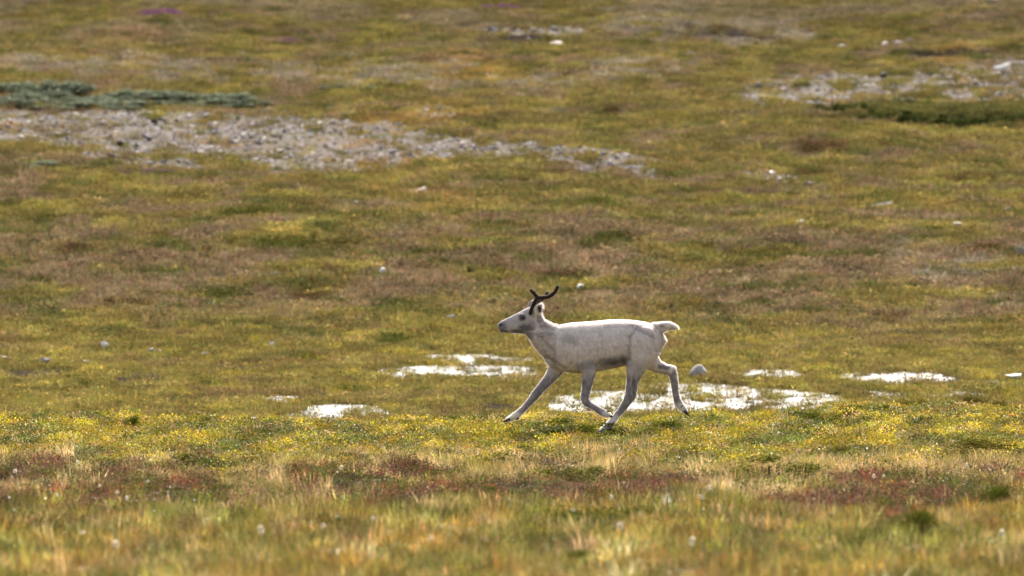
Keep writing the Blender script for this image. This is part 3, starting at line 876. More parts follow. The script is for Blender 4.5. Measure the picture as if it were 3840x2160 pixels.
for (sx, sy, w, h, shade, form, lab) in SINGLE:
    wx, d = unproj(sx, sy + h * .4)
    stone_at(wx, d, w * pxm(d) * 1.15, h * pxm(d) * 1.35, shade, form, lab, 'single stones on the slope', sink=-.14 if d < 130 else -.05)
# grey boulder behind the hind legs
wx, d = unproj(1757, 953)
bme = None
bm = bmesh.new(); bmesh.ops.create_icosphere(bm, subdivisions=4, radius=.5)
gb = np.random.default_rng(3)
for v in bm.verts:
    p = v.co
    t = max(p.z + .5, 0)
    k = 1 - .62 * t ** 1.2
    n = .05 * math.sin(7 * p.x + 2) * math.cos(6 * p.y + 5 * p.z) + .025 * math.sin(17 * p.x + 9 * p.z) 
    v.co = Vector((p.x * k * 1.15 + .04 * t, p.y * k, p.z)) * (1 + n)
me = bpy.data.meshes.new('boulder'); bm.to_mesh(me); bm.free()
me.polygons.foreach_set('use_smooth', np.ones(len(me.polygons), bool))
o = link('boulder', me, loc=(wx, d, float(zground(np.array([wx]), np.array([d]))[0]) + .10), mat=mat_flat('grey_boulder', (.34, .315, .31), .8, noise=(6, (.6, .6, .6), (1.15, 1.12, 1.1))))
o.scale = (52 * pxm(d) * 1.0, .3, 36 * pxm(d))
tag(o, 'grey pointed boulder in wet grass just behind the trailing hind leg', 'boulder')

# ------------------------------------------------------------------ shrubs
M_WILLOW = mat_flat('willow_leaves', (.150, .172, .118), .8, .25, 0, use_var=True)
M_DSHRUB = mat_flat('dark_shrub_leaves', (.035, .046, .012), .8, .3, 0, use_var=True)
M_BILB = mat_flat('bilberry_leaves', (.062, .072, .010), .7, .42, 0, use_var=True)
M_DWARF = mat_flat('dwarf_birch_leaves', (.080, .070, .012), .7, .42, 0, use_var=True)
M_PURPLE = mat_flat('purple_flowers', (.15, .05, .15), .8, .4, 0, use_var=True)
M_STEM = mat_flat('shrub_stem', (.05, .038, .028), .9, 0, 0)
def shrub_mesh(name, n, s, mat, rng):
    """a crown of leaves in uneven clumps, unit size"""
    V, Fc, A = [], [], []
    cl = []
    for i in range(9):
        a = rng.uniform(0, 6.28); rr = math.sqrt(rng.random()) * .42
        cl.append((Vector((rr * math.cos(a), rr * math.sin(a), rng.uniform(.25, .8) * (1 - .6 * (rr / .42) ** 2))), rng.uniform(.12, .24)))
    for i in range(n):
        c0, r = cl[rng.integers(0, 9)]
        dv = Vector((rng.normal(), rng.normal(), rng.normal())).normalized() * r * rng.random() ** .4
        c = c0 + Vector((dv.x, dv.y, dv.z * 1.1)); c.z = abs(c.z) + .02
        nr = (dv.normalized() * .6 + Vector((rng.normal(), rng.normal(), rng.normal() + .4))).normalized()
        u = nr.orthogonal().normalized(); u = Matrix.Rotation(rng.uniform(0, 6.28), 3, nr) @ u; v = nr.cross(u)
        l = s * rng.uniform(.6, 1.3); k = len(V)
        V += [c - u * l * .5, c + v * l * .25, c + u * l * .5, c - v * l * .25]
        Fc.append((k, k + 1, k + 2, k + 3)); A += [(rng.uniform(.6, 1.4), 0, 0)] * 4
    return mesh_np(name, V, Fc, A, mat)
def stem_mesh(name, rng, n=6):
    bm = bmesh.new()
    for i in range(n):
        a = rng.uniform(0, 6.28); e = Vector((math.cos(a) * rng.uniform(.1, .3), math.sin(a) * rng.uniform(.1, .3), rng.uniform(.25, .5)))
        b = Vector((math.cos(a) * .04, math.sin(a) * .04, -.05))
        prev = None
        for t, r in ((0, .018), (.5, .013), (1, .005)):
            p = b.lerp(e, t) + Vector((0, 0, .08 * math.sin(t * math.pi)))
            ring = [bm.verts.new(p + Vector((math.cos(q) * r, math.sin(q) * r, 0))) for q in (0, 1.57, 3.14, 4.71)]
            if prev:
                for j in range(4): bm.faces.new((prev[j], prev[(j + 1) % 4], ring[(j + 1) % 4], ring[j]))
            prev = ring
    me = bpy.data.meshes.new(name); bm.to_mesh(me); bm.free(); me.materials.append(M_STEM)
    return me
STEMS = [stem_mesh('stem', g) for _ in range(2)]
SHR = {'willow': [shrub_mesh('foliage', 1100, .085, M_WILLOW, g) for _ in range(4)],
       'dark': [shrub_mesh('foliage', 900, .09, M_DSHRUB, g) for _ in range(3)],
       'bilberry': [shrub_mesh('foliage', 2600, .042, M_BILB, g) for _ in range(3)],
       'birch': [shrub_mesh('foliage', 2600, .040, M_DWARF, g) for _ in range(3)],
       'purple': [shrub_mesh('flower_heads', 700, .07, M_PURPLE, g) for _ in range(2)]}
def shrub(sx, sy, w, h, kind, name, label, cat, group, depth=1.6):
    """base centre at photo position, size in photo pixels"""
    wx, d = unproj(sx, sy)
    e = bpy.data.objects.new(name, None); COL.objects.link(e)
    z = float(zground(np.array([wx]), np.array([d]))[0])
    e.location = (wx, d, z - .01); e.empty_display_size = .1
    s = pxm(d)
    hk = {'willow': 1.3, 'purple': 2.2, 'dark': 1.6}.get(kind, 1.75)
    if kind == 'willow': w *= 1.45; depth = 2.2
    if kind in ('bilberry', 'birch', 'purple'): w *= 1.4
    e.scale = (w * s, w * s * depth, h * s * hk); e.rotation_euler = (0, 0, random.uniform(-.35, .35))
    tag(e, label, cat, group)
    f = link(SHR[kind][0].name.split('.')[0], random.choice(SHR[kind]), e)
    if kind == 'purple': f['kind'] = 'stuff'
    st = link('stem', random.choice(STEMS), e)
    return e

WILLOWS = [
    (12, 236, 110, 44, 'grey-green willow at the left edge, back row of the thicket'),
    (78, 238, 110, 46, 'tallest dark-based willow in the back row, second from the left edge'),
    (150, 238, 110, 40, 'willow in the back row, third from the left edge'),
    (212, 240, 100, 38, 'willow at the right end of the tall back row'),
    (275, 248, 110, 30, 'willow just right of the tall back row'),
    (345, 252, 110, 30, 'willow at the centre of the thicket'),
    (420, 254, 110, 32, 'dark willow right of the thicket centre'),
    (495, 256, 100, 36, 'dark green willow two before the right end'),
    (560, 256, 100, 34, 'willow near the right end with a dark base'),
    (620, 264, 80, 24, 'low willow at the right end of the thicket'),
    (685, 272, 70, 16, 'small grey willow trailing off the right end'),
    (20, 274, 110, 28, 'willow at the left edge, front row'),
    (95, 277, 100, 26, 'front row willow, second from the left edge'),
    (165, 278, 100, 26, 'front row willow, third from the left edge'),
    (235, 276, 100, 26, 'front row willow below the end of the tall row'),
    (305, 274, 90, 22, 'front row willow below the thicket centre'),
    (375, 270, 90, 18, 'last low willow of the front row'),
    (40, 256, 120, 30, 'middle row willow, at the left edge of the thicket'),
    (125, 258, 120, 28, 'middle row willow, second from the left edge'),
    (205, 259, 120, 28, 'middle row willow below the right end of the tall back row'),
    (285, 261, 110, 26, 'middle row willow left of the thicket centre'),
    (365, 263, 110, 24, 'middle row willow right of the thicket centre'),
    (445, 264, 110, 22, 'middle row willow, second last to the right'),
    (525, 266, 110, 20, 'middle row willow, last to the right'),
    (840, 214, 62, 14, 'single small willow on the slope right of the thicket'),
    (842, 272, 46, 12, 'small grey willow just above the stone field'),
    (1372, 279, 70, 14, 'small grey-green willow right of the white stone cluster'),
    (60, 424, 120, 14, 'low grey willow mat at the left under the stone field'),
    (950, 222, 60, 10, 'tiny dark willow right of the single small one'),
]
for (sx, sy, w, h, lab) in WILLOWS:
    shrub(sx, sy, w, h, 'willow', 'willow_shrub', lab, 'shrub', 'grey-green willows on the hillside')
DARKS = [
    (2070, 303, 90, 20, 'dark green bush at the left end of the shady hollow'),
    (2140, 306, 90, 24, 'dark bush second from the left in the shady hollow'),
    (2205, 318, 90, 30, 'dark bush at the middle of the shady hollow, behind the darkest one'),
    (2275, 330, 100, 30, 'darkest bush at the lower edge of the shady hollow'),
    (2350, 332, 100, 28, 'dark bush right of the darkest one in the hollow'),
    (2430, 330, 90, 26, 'olive bush in the right part of the shady hollow'),
    (2500, 326, 90, 26, 'dark bush second from the right edge in the hollow'),
    (2562, 322, 80, 24, 'dark bush cut by the right edge in the hollow'),
    (2300, 296, 100, 18, 'low bush at the upper edge of the shady hollow'),
]
for (sx, sy, w, h, lab) in DARKS:
    shrub(sx, sy, w, h, 'dark', 'dark_shrub', lab, 'shrub', 'dark bushes in the shady hollow')
for (sx, sy, w, h, kind, lab) in NEAR:
    shrub(sx, sy, w, h, kind, 'dwarf_birch' if kind == 'birch' else 'bilberry_shrub', lab, 'shrub', 'low shrubs on the near rise', 1.6)
PURP = [
    (405, 46, 100, 16, 'purple flower patch at the top left'),
    (296, 158, 56, 9, 'small magenta flower patch above the willows'),
    (372, 441, 140, 11, 'long purple flower strip under the stone field'),
    (1256, 14, 70, 14, 'pinkish flower patch at the top middle'),
    (722, 97, 56, 9, 'faint purple flower patch between the top left and top middle'),
]
for (sx, sy, w, h, lab) in PURP:
    shrub(sx, sy, w, h, 'purple', 'flower_patch', lab, 'flowers', 'purple flower patches on the hillside', 1.2)

# ------------------------------------------------------------------ cotton grass heads in the foreground, some standing in for leaf glints
M_COT = mat_flat('cotton_tuft', (.66, .60, .50), .9, .6)
M_CSTEM = mat_flat('cotton_stem', (.10, .11, .03), .6, .3)
def cotton(rng):
    V, Fc = [], []
    for i in range(70):
        dv = Vector((rng.normal(), rng.normal(), rng.normal() * 1.2)).normalized()
        u = dv.orthogonal().normalized() * .0035
        c = Vector((0, 0, 0)); k = len(V)
        V += [c + dv * .004 - u, c + dv * .004 + u, c + dv * rng.uniform(.011, .019)]; Fc.append((k, k + 1, k + 2))
    s = len(V); bm = bmesh.new(); bmesh.ops.create_icosphere(bm, subdivisions=1, radius=.009)
    vi = {v: s + i for i, v in enumerate(bm.verts)}
    V += [v.co.copy() for v in bm.verts]; Fc += [tuple(vi[v] for v in f.verts) for f in bm.faces]; bm.free()
    return mesh_np('cotton_tuft', V, Fc, None, M_COT)
COT = cotton(g)
cst = mesh_np('stem', [(-.0015, 0, -.25), (.0015, 0, -.25), (.0012, 0, 0), (-.0012, 0, 0), (0, -.0015, -.25), (0, .0015, -.25), (0, .0012, 0), (0, -.0012, 0)],
              [(0, 1, 2, 3), (4, 5, 6, 7)], None, M_CSTEM)
COTTON = [
    (35, 1227, 'white cotton tuft at the left edge beside the red strip', 1.3), (192, 1214, 'white cotton tuft above a dark spot in the red strip at left', 1.1),
    (857, 1226, 'white cotton tuft at the left end of the red heather patch', 1.1), (250, 1127, 'pale cotton tuft in the straw grass at left', .9),
    (248, 1272, 'uppermost white tuft for a glint in the glossy leaves at lower left', .9), (369, 1274, 'white tuft for a leaf glint right of the glossy leaves at lower left', 1.0),  # glints of the glossy leaves at lower left, built as cotton tufts
    (292, 1297, 'brightest white tuft for a glint among the glossy leaves at lower left', .9), (142, 1299, 'leftmost white tuft for a glint on the glossy leaf patch', .8),
    (316, 1318, 'white tuft for a glint at the lower right of the glossy leaf patch', .9), (205, 1378, 'round blurred cotton tuft near the bottom left', 1.2),
    (289, 1424, 'lowest cotton tuft at the bottom left', 1.3), (655, 1402, 'wide blurred cotton tuft at the bottom, left of the middle', 1.4),
    (812, 1392, 'cotton tuft at the bottom, right of the wide blurred one', 1.1), (1538, 1303, 'cotton tuft over the glossy green shrub at bottom middle', 1.0),
    (1561, 1399, 'large blurred cotton tuft at the bottom right of the middle', 1.5), (1443, 1337, 'cotton tuft left of the glossy green shrub', 1.1),
    (938, 1388, 'cotton tuft at the bottom just left of the middle', 1.2), (1570, 1245, 'cotton tuft right below the red leaves at middle', .8),
    (1764, 1312, 'tall cotton tuft in the grass, left one of two', 1.4), (1785, 1300, 'tall cotton tuft in the grass, right one of two', 1.2),
    (1960, 1268, 'whitish tuft below the wide dark shrub, left one of the pair', 1.0), (2200, 1247, 'left one of two close cotton tufts in the right grass', .9),
    (2226, 1243, 'right one of two close cotton tufts in the right grass', .8), (2434, 1200, 'cotton tuft under the large shrub at right', 1.0),
    (2524, 1418, 'blurred cotton tuft in the bottom right corner', 1.4), (1742, 1430, 'blurred cotton tuft at the bottom edge, right part', 1.3),
    (1085, 1416, 'cotton tuft at the bottom edge near the middle', 1.1)]
for (sx, sy, lab, s) in COTTON:
    wx, d = unproj(sx, sy + 10)
    z = float(zground(np.array([wx]), np.array([d]))[0])
    e = bpy.data.objects.new('cotton_grass', None); COL.objects.link(e)
    e.location = (wx, d, z + .17); e.rotation_euler = (random.gauss(0, .12), random.gauss(0, .15), random.uniform(0, 6))
    e.empty_display_size = .05
    tag(e, lab, 'cotton grass', 'cotton grass tufts in the foreground')
    t = link('tuft', COT, e); t.scale = (s * random.uniform(.55, .9), s * .8, s * random.uniform(.7, 1.3))
    link('stem', cst, e)

# ------------------------------------------------------------------ the reindeer
S = 60.0 / F * 1024 / 3840 / 2.264            # metres per unit of the traced drawing
def LX(cx): return (cx - 1000) * S
def LZ(cy): return (1330 - cy) * S
NSEG = 24
def add_loft(bm, st, vertical=False):
    """st: list of (cx, cy, yoff, r_inplane(units), r_lateral(m))"""
    P = [Vector((LX(a[0]), a[2], LZ(a[1]))) for a in st]
    rings = []
    for i, a in enumerate(st):
        t = (P[min(i + 1, len(P) - 1)] - P[max(i - 1, 0)]); t.normalize()
        if vertical: u = Vector((0, 0, 1))
        else:
            u = Vector((-t.z, 0, t.x)).normalized()
        v = Vector((0, 1, 0))
        rings.append([bm.verts.new(P[i] + u * (math.sin(2 * math.pi * k / NSEG) * a[3] * S) + v * (math.cos(2 * math.pi * k / NSEG) * a[4])) for k in range(NSEG)])
    for i in range(len(rings) - 1):
        for k in range(NSEG):
            bm.faces.new((rings[i][k], rings[i][(k + 1) % NSEG], rings[i + 1][(k + 1) % NSEG], rings[i + 1][k]))
    for ring, p, q, a in ((rings[0], P[0], P[1], st[0]), (rings[-1], P[-1], P[-2], st[-1])):
        dr = (p - q).normalized(); c = bm.verts.new(p + dr * min(a[3] * S, a[4]) * .7)
        for k in range(NSEG): bm.faces.new((ring[k], ring[(k + 1) % NSEG], c))

def leg(st, y0, y1=None):
    y1 = y0 if y1 is None else y1
    out = []
    for i, (cx, cy, r, *lat) in enumerate(st):
        t = i / (len(st) - 1)
        rl = (lat[0] if lat else r * .82) * S
        out.append((cx, cy, y0 + (y1 - y0) * t, r * (1.03 if r > 60 else .95), rl * (1 if r > 60 else .94)))
    return out
bm = bmesh.new()
torso = [(560, 462, 718, .055), (600, 430, 756, .095), (680, 408, 795, .135), (780, 390, 810, .160), (900, 383, 815, .180), (1000, 375, 797, .187),
         (1100, 365, 780, .188), (1200, 363, 758, .182), (1300, 369, 738, .172), (1400, 383, 722, .160), (1470, 402, 690, .135), (1515, 430, 655, .105), (1545, 468, 610, .065)]
add_loft(bm, [(x, (a + b) / 2, 0, (b - a) / 2, w) for x, a, b, w in torso], True)
add_loft(bm, [(425, 395, 0, 84, .050), (470, 430, 0, 98, .056), (535, 492, 0, 121, .064), (622, 560, 0, 158, .092), (740, 580, 0, 170, .13)])
add_loft(bm, [(x, (a + b) / 2, 0, (b - a) / 2, w) for x, a, b, w in
              [(154, 398, 432, .020), (166, 383, 455, .029), (188, 369, 473, .036), (218, 353, 475, .036), (260, 334, 470, .038), (300, 314, 470, .044),
               (340, 293, 472, .052), (380, 271, 475, .058), (420, 254, 468, .058), (455, 252, 448, .054), (490, 268, 425, .046), (515, 300, 400, .035)]], True)
# shoulder and thigh masses
for (x, y, yo, rx, rz, ry) in ((770, 595, -.082, 110, 135, .082), (770, 595, .082, 110, 135, .082), (1395, 570, -.085, 125, 160, .095), (1390, 570, .085, 125, 160, .095)):
    mt = Matrix.Translation((LX(x), yo, LZ(y))) @ Matrix.Diagonal((rx * S, ry, rz * S, 1))
    bmesh.ops.create_uvsphere(bm, u_segments=24, v_segments=14, radius=1, matrix=mt)
YN, YF = -.095, .095
legs = {
    'far_fore': leg([(720, 660, 105, 60), (668, 745, 82, 55), (622, 820, 60, 46), (575, 885, 46), (520, 945, 39), (475, 1000, 38), (440, 1045, 31), (395, 1098, 26), (345, 1150, 28), (312, 1178, 33), (262, 1206, 25), (222, 1224, 15)], .075, YF),
    'near_fore': leg([(860, 640, 105, 60), (905, 730, 82, 56), (924, 810, 60, 48), (914, 890, 46), (900, 960, 38), (889, 1020, 37), (898, 1055, 35), (935, 1080, 27), (985, 1110, 25), (1028, 1140, 31), (1070, 1160, 32), (1105, 1168, 20)], YN, YN),
    'near_hind': leg([(1380, 600, 150, 75), (1345, 700, 102, 66), (1316, 790, 72, 52), (1298, 865, 54), (1286, 935, 48), (1281, 990, 50), (1252, 1048, 38), (1205, 1115, 30), (1160, 1172, 28), (1112, 1236, 33), (1078, 1270, 33), (1030, 1302, 22), (1010, 1314, 15)], YN, YN),
    'far_hind': leg([(1400, 620, 120, 70), (1440, 715, 84, 60), (1510, 762, 56, 46), (1570, 785, 46), (1618, 800, 44), (1645, 830, 38), (1653, 890, 32), (1663, 970, 29), (1675, 1040, 29), (1693, 1088, 36), (1728, 1126, 31), (1752, 1148, 20)], .085, YF),
}
for k, st in legs.items(): add_loft(bm, st)
# heel of the hocks and the far hock point
add_loft(bm, [(1290, 950, YN, 26, .022), (1306, 1000, YN, 27, .022), (1280, 1040, YN, 22, .02)])
add_loft(bm, [(1610, 775, YF, 26, .022), (1646, 782, YF, 24, .022), (1650, 830, YF, 24, .02)])
# tail
add_loft(bm, [(1470, 425, 0, 38, .045), (1520, 418, 0, 32, .035), (1560, 412, 0, 33, .032), (1610, 414, 0, 33, .032), (1655, 424, 0, 23, .024), (1685, 434, 0, 8, .01)])
add_loft(bm, [(1500, 440, 0, 40, .035), (1545, 448, 0, 30, .028), (1580, 440, 0, 22, .02)])
# ears: near one pointing back, far one upright behind the antler
add_loft(bm, [(445, 330, -.050, 16, .014), (466, 300, -.062, 34, .011), (490, 266, -.074, 38, .009), (512, 238, -.078, 25, .008), (526, 222, -.078, 9, .007)])
add_loft(bm, [(425, 285, .045, 16, .014), (425, 255, .062, 29, .011), (440, 225, .074, 28, .009), (458, 206, .078, 16, .008), (468, 196, .078, 7, .006)])
# lower jaw bulge, brow
for (x, y, yo, rx, rz, ry) in ((400, 430, 0, 62, 42, .048), (362, 318, -.042, 34, 16, .016), (362, 318, .042, 34, 16, .016), (180, 418, 0, 30, 34, .035), (195, 462, 0, 26, 14, .026)):
    mt = Matrix.Translation((LX(x), yo, LZ(y))) @ Matrix.Diagonal((rx * S, ry, rz * S, 1))
    bmesh.ops.create_uvsphere(bm, u_segments=20, v_segments=12, radius=1, matrix=mt)
bmesh.ops.recalc_face_normals(bm, faces=bm.faces)
raw = bpy.data.meshes.new('raw'); bm.to_mesh(raw); bm.free()
ro = bpy.data.objects.new('raw', raw); COL.objects.link(ro)
rm = ro.modifiers.new('r', 'REMESH'); rm.mode = 'VOXEL'; rm.voxel_size = .0065; rm.use_smooth_shade = True
sm = ro.modifiers.new('s', 'SMOOTH'); sm.factor = .5; sm.iterations = 5
dg = bpy.context.evaluated_depsgraph_get()
body_me = bpy.data.meshes.new_from_object(ro.evaluated_get(dg))
bpy.data.objects.remove(ro)
body_me.name = 'body'
nv = len(body_me.vertices)
vc = np.empty(nv * 3); body_me.vertices.foreach_get('co', vc); vc = vc.reshape(-1, 3)
vn = np.empty(nv * 3); body_me.vertices.foreach_get('normal', vn); vn = vn.reshape(-1, 3)

# muscle relief: furrows and swellings of shoulder, ribs, flank, thigh and joints
def furrow(x0, y0, x1, y1, w):
    px, py = vc[:, 0] / S + 1000 - x0, 1330 - vc[:, 2] / S - y0; dx, dy = x1 - x0, y1 - y0
    t = np.clip((px * dx + py * dy) / (dx * dx + dy * dy), 0, 1)
    return np.exp(-(np.hypot(px - t * dx, py - t * dy) / w) ** 2)
_side = sstep(.15, .6, np.abs(vn[:, 1]))
_rel = np.zeros(nv)
for a, w, h in (((1262, 500, 1256, 690), 24, -.013), ((1262, 500, 1330, 430), 24, -.008), ((690, 530, 725, 690), 26, -.010), ((860, 470, 950, 730), 30, -.010),
                ((560, 668, 720, 772), 16, -.012), ((1440, 470, 1490, 640), 26, -.008), ((1300, 870, 1300, 980), 11, -.007), ((1330, 840, 1333, 985), 8, .005),
                ((1330, 520, 1400, 680), 60, .010), ((780, 480, 800, 680), 60, .010), ((1010, 480, 1060, 700), 20, -.004), ((1100, 470, 1150, 700), 20, -.004),
                ((480, 480, 640, 640), 22, -.006), ((1360, 400, 1450, 430), 22, .006), ((1290, 395, 1340, 470), 20, .006), ((300, 390, 420, 390), 14, -.004), ((885, 1000, 880, 1035), 16, .004),
                ((462, 990, 470, 1010), 14, .004), ((420, 420, 450, 440), 26, -.004)):
    _rel += furrow(*a, w) * h
vc = vc + vn * (_rel * _side)[:, None]
body_me.vertices.foreach_set('co', vc.ravel()); body_me.update()

def coat(v):
    cx = v[:, 0] / S + 1000; cy = 1330 - v[:, 2] / S; yy = v[:, 1]
    mott = fbm(v[:, 0] / .05 + yy * 13, v[:, 2] / .07, 501, 3)
    streak = fbm(v[:, 0] / .018 + yy * 30, v[:, 2] / .05, 502, 2)
    cx_ = cx + mott * 10; cy_ = cy + fbm(v[:, 0] / .06, v[:, 2] / .06 + yy * 9, 503) * 10
    c = np.broadcast_to(C(.80, .735, .70), v.shape).copy()
    grey = C(.30, .275, .30); dark = C(.085, .072, .072); white = C(.86, .82, .77)
    def b(x, y, rx, ry, soft=.6): return 1 - sstep(1 - soft, 1 + soft * .4, np.sqrt(((cx_ - x) / rx) ** 2 + ((cy_ - y) / ry) ** 2))
    def seg(x0, y0, x1, y1, w):
        px, py = cx_ - x0, cy_ - y0; dx, dy = x1 - x0, y1 - y0
        t = np.clip((px * dx + py * dy) / (dx * dx + dy * dy), 0, 1)
        return 1 - sstep(.35, 1.1, np.hypot(px - t * dx, py - t * dy) / w)
    c = mix(c, grey, np.clip(13e-2 + mott * .22 + streak * .05, 0, .5))
    legm = sstep(745, 900, cy_) * (1 - sstep(1130, 1185, cy_ + (cx_ < 420) * 5))
    c = mix(c, grey, np.clip(legm * (.84 + mott * .3 + streak * .25), 0, .95))
    c = mix(c, white, sstep(1150, 1200, cy_) * .8)
    c = mix(c, white, np.maximum(np.maximum(b(1708, 1112, 60, 52), b(1075, 1158, 52, 34)), np.maximum(b(285, 1195, 75, 45), b(1050, 1285, 75, 50))) * .85)
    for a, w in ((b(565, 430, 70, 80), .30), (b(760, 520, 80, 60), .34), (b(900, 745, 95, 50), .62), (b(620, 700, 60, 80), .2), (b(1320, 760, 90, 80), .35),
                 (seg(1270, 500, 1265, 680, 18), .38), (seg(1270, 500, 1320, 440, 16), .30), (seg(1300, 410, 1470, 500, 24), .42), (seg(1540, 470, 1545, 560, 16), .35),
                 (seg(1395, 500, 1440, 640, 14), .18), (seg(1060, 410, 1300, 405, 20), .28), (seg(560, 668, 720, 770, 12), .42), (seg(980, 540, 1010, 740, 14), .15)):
        c = mix(c, grey * .85, a * w)  # greyer coat patches; flank and elbow creases shaded in the colour
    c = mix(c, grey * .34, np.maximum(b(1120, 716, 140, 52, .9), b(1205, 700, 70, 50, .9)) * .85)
    c = mix(c, grey * .6, seg(1306, 870, 1304, 985, 15) * .6)  # shade of the hock tendon hollow, put into the coat colour
    c = mix(c, dark * 1.6, seg(1530, 765, 1600, 775, 26) * .75 + seg(1655, 800, 1650, 830, 18) * .5)
    c = mix(c, white * .9, b(1622, 795, 26, 18) * .6)
    c = mix(c, dark * 1.5, b(1540, 414, 28, 12) * .6)
    # head
    hd = (cx < 560) & (cy < 520)
    c = mix(c, grey, np.clip(sstep(470, 420, cx_) * hd * .62, 0, 1))
    c = mix(c, grey * .42, np.maximum(b(390, 428, 84, 38), b(325, 455, 74, 19)) * .9)
    c = mix(c, grey * .5, b(440, 408, 40, 50) * .45)
    c = mix(c, dark, b(362, 342, 40, 30, .5) * .85)
    c = mix(c, grey * .55, b(190, 418, 46, 50) * .85)
    c = mix(c, dark * .35, b(180, 404, 21, 11, .5) * .95)
    c = mix(c, dark * .35, seg(176, 455, 236, 462, 9) * .9)
    c = mix(c, dark * .6, b(438, 300, 22, 36) * .75 * hd)
    c = mix(c, grey * .6, b(500, 350, 34, 40) * .5 * hd)
    ear = (b(503, 268, 19, 34, .35) * ((yy < -.055) & (vn[:len(v), 1] < .2 if len(v) == nv else yy < -.055)))
    c = mix(c, dark * .25, ear * .97)
    c = mix(c, C(.34, .22, .16), b(430, 228, 60, 40) * (yy > .03) * .6)
    return np.clip(c, .004, .9)
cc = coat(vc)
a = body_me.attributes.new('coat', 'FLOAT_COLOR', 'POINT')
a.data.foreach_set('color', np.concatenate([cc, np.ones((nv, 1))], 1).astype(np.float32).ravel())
def mat_coat(name, transl):
    m, nt, N, L = newmat(name)
    out = N.new('ShaderNodeOutputMaterial'); p = N.new('ShaderNodeBsdfPrincipled')
    p.inputs['Roughness'].default_value = .85; p.inputs['Specular IOR Level'].default_value = .12
    at = N.new('ShaderNodeAttribute'); at.attribute_name = 'coat'
    tc = N.new('ShaderNodeTexCoord'); mp = N.new('ShaderNodeMapping'); mp.inputs['Scale'].default_value = (1, 1, .5)
    nz = N.new('ShaderNodeTexNoise'); nz.inputs['Scale'].default_value = 90; nz.inputs['Detail'].default_value = 4
    L.new(tc.outputs['Object'], mp.inputs[0]); L.new(mp.outputs[0], nz.inputs['Vector'])
    r = N.new('ShaderNodeValToRGB'); r.color_ramp.elements[0].position = .3; r.color_ramp.elements[1].position = .7
    r.color_ramp.elements[0].color = (.90, .89, .90, 1); r.color_ramp.elements[1].color = (1.07, 1.06, 1.05, 1)
    L.new(nz.outputs['Fac'], r.inputs[0])
    mm = N.new('ShaderNodeMixRGB'); mm.blend_type = 'MULTIPLY'; mm.inputs[0].default_value = 1
    L.new(at.outputs['Color'], mm.inputs[1]); L.new(r.outputs[0], mm.inputs[2]); L.new(mm.outputs[0], p.inputs['Base Color'])
    b = N.new('ShaderNodeBump'); b.inputs['Strength'].default_value = .35; b.inputs['Distance'].default_value = .01
    L.new(nz.outputs['Fac'], b.inputs['Height']); L.new(b.outputs[0], p.inputs['Normal'])
    if transl:
        t = N.new('ShaderNodeBsdfTranslucent'); L.new(mm.outputs[0], t.inputs['Color'])
        mx = N.new('ShaderNodeMixShader'); mx.inputs[0].default_value = transl
        L.new(p.outputs[0], mx.inputs[1]); L.new(t.outputs[0], mx.inputs[2]); L.new(mx.outputs[0], out.inputs[0])
    else: L.new(p.outputs[0], out.inputs[0])
    return m
M_COAT = mat_coat('reindeer_coat', 0); M_FUR = mat_coat('reindeer_fur', .8)
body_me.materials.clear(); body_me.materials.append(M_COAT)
deer = bpy.data.objects.new('reindeer', None); COL.objects.link(deer)
deer.location = (DEER_X, 60.0, 0.0); deer.empty_display_size = .3
tag(deer, 'white young reindeer with dark velvet antlers trotting left across the heath', 'reindeer')
body = link('body', body_me, deer)

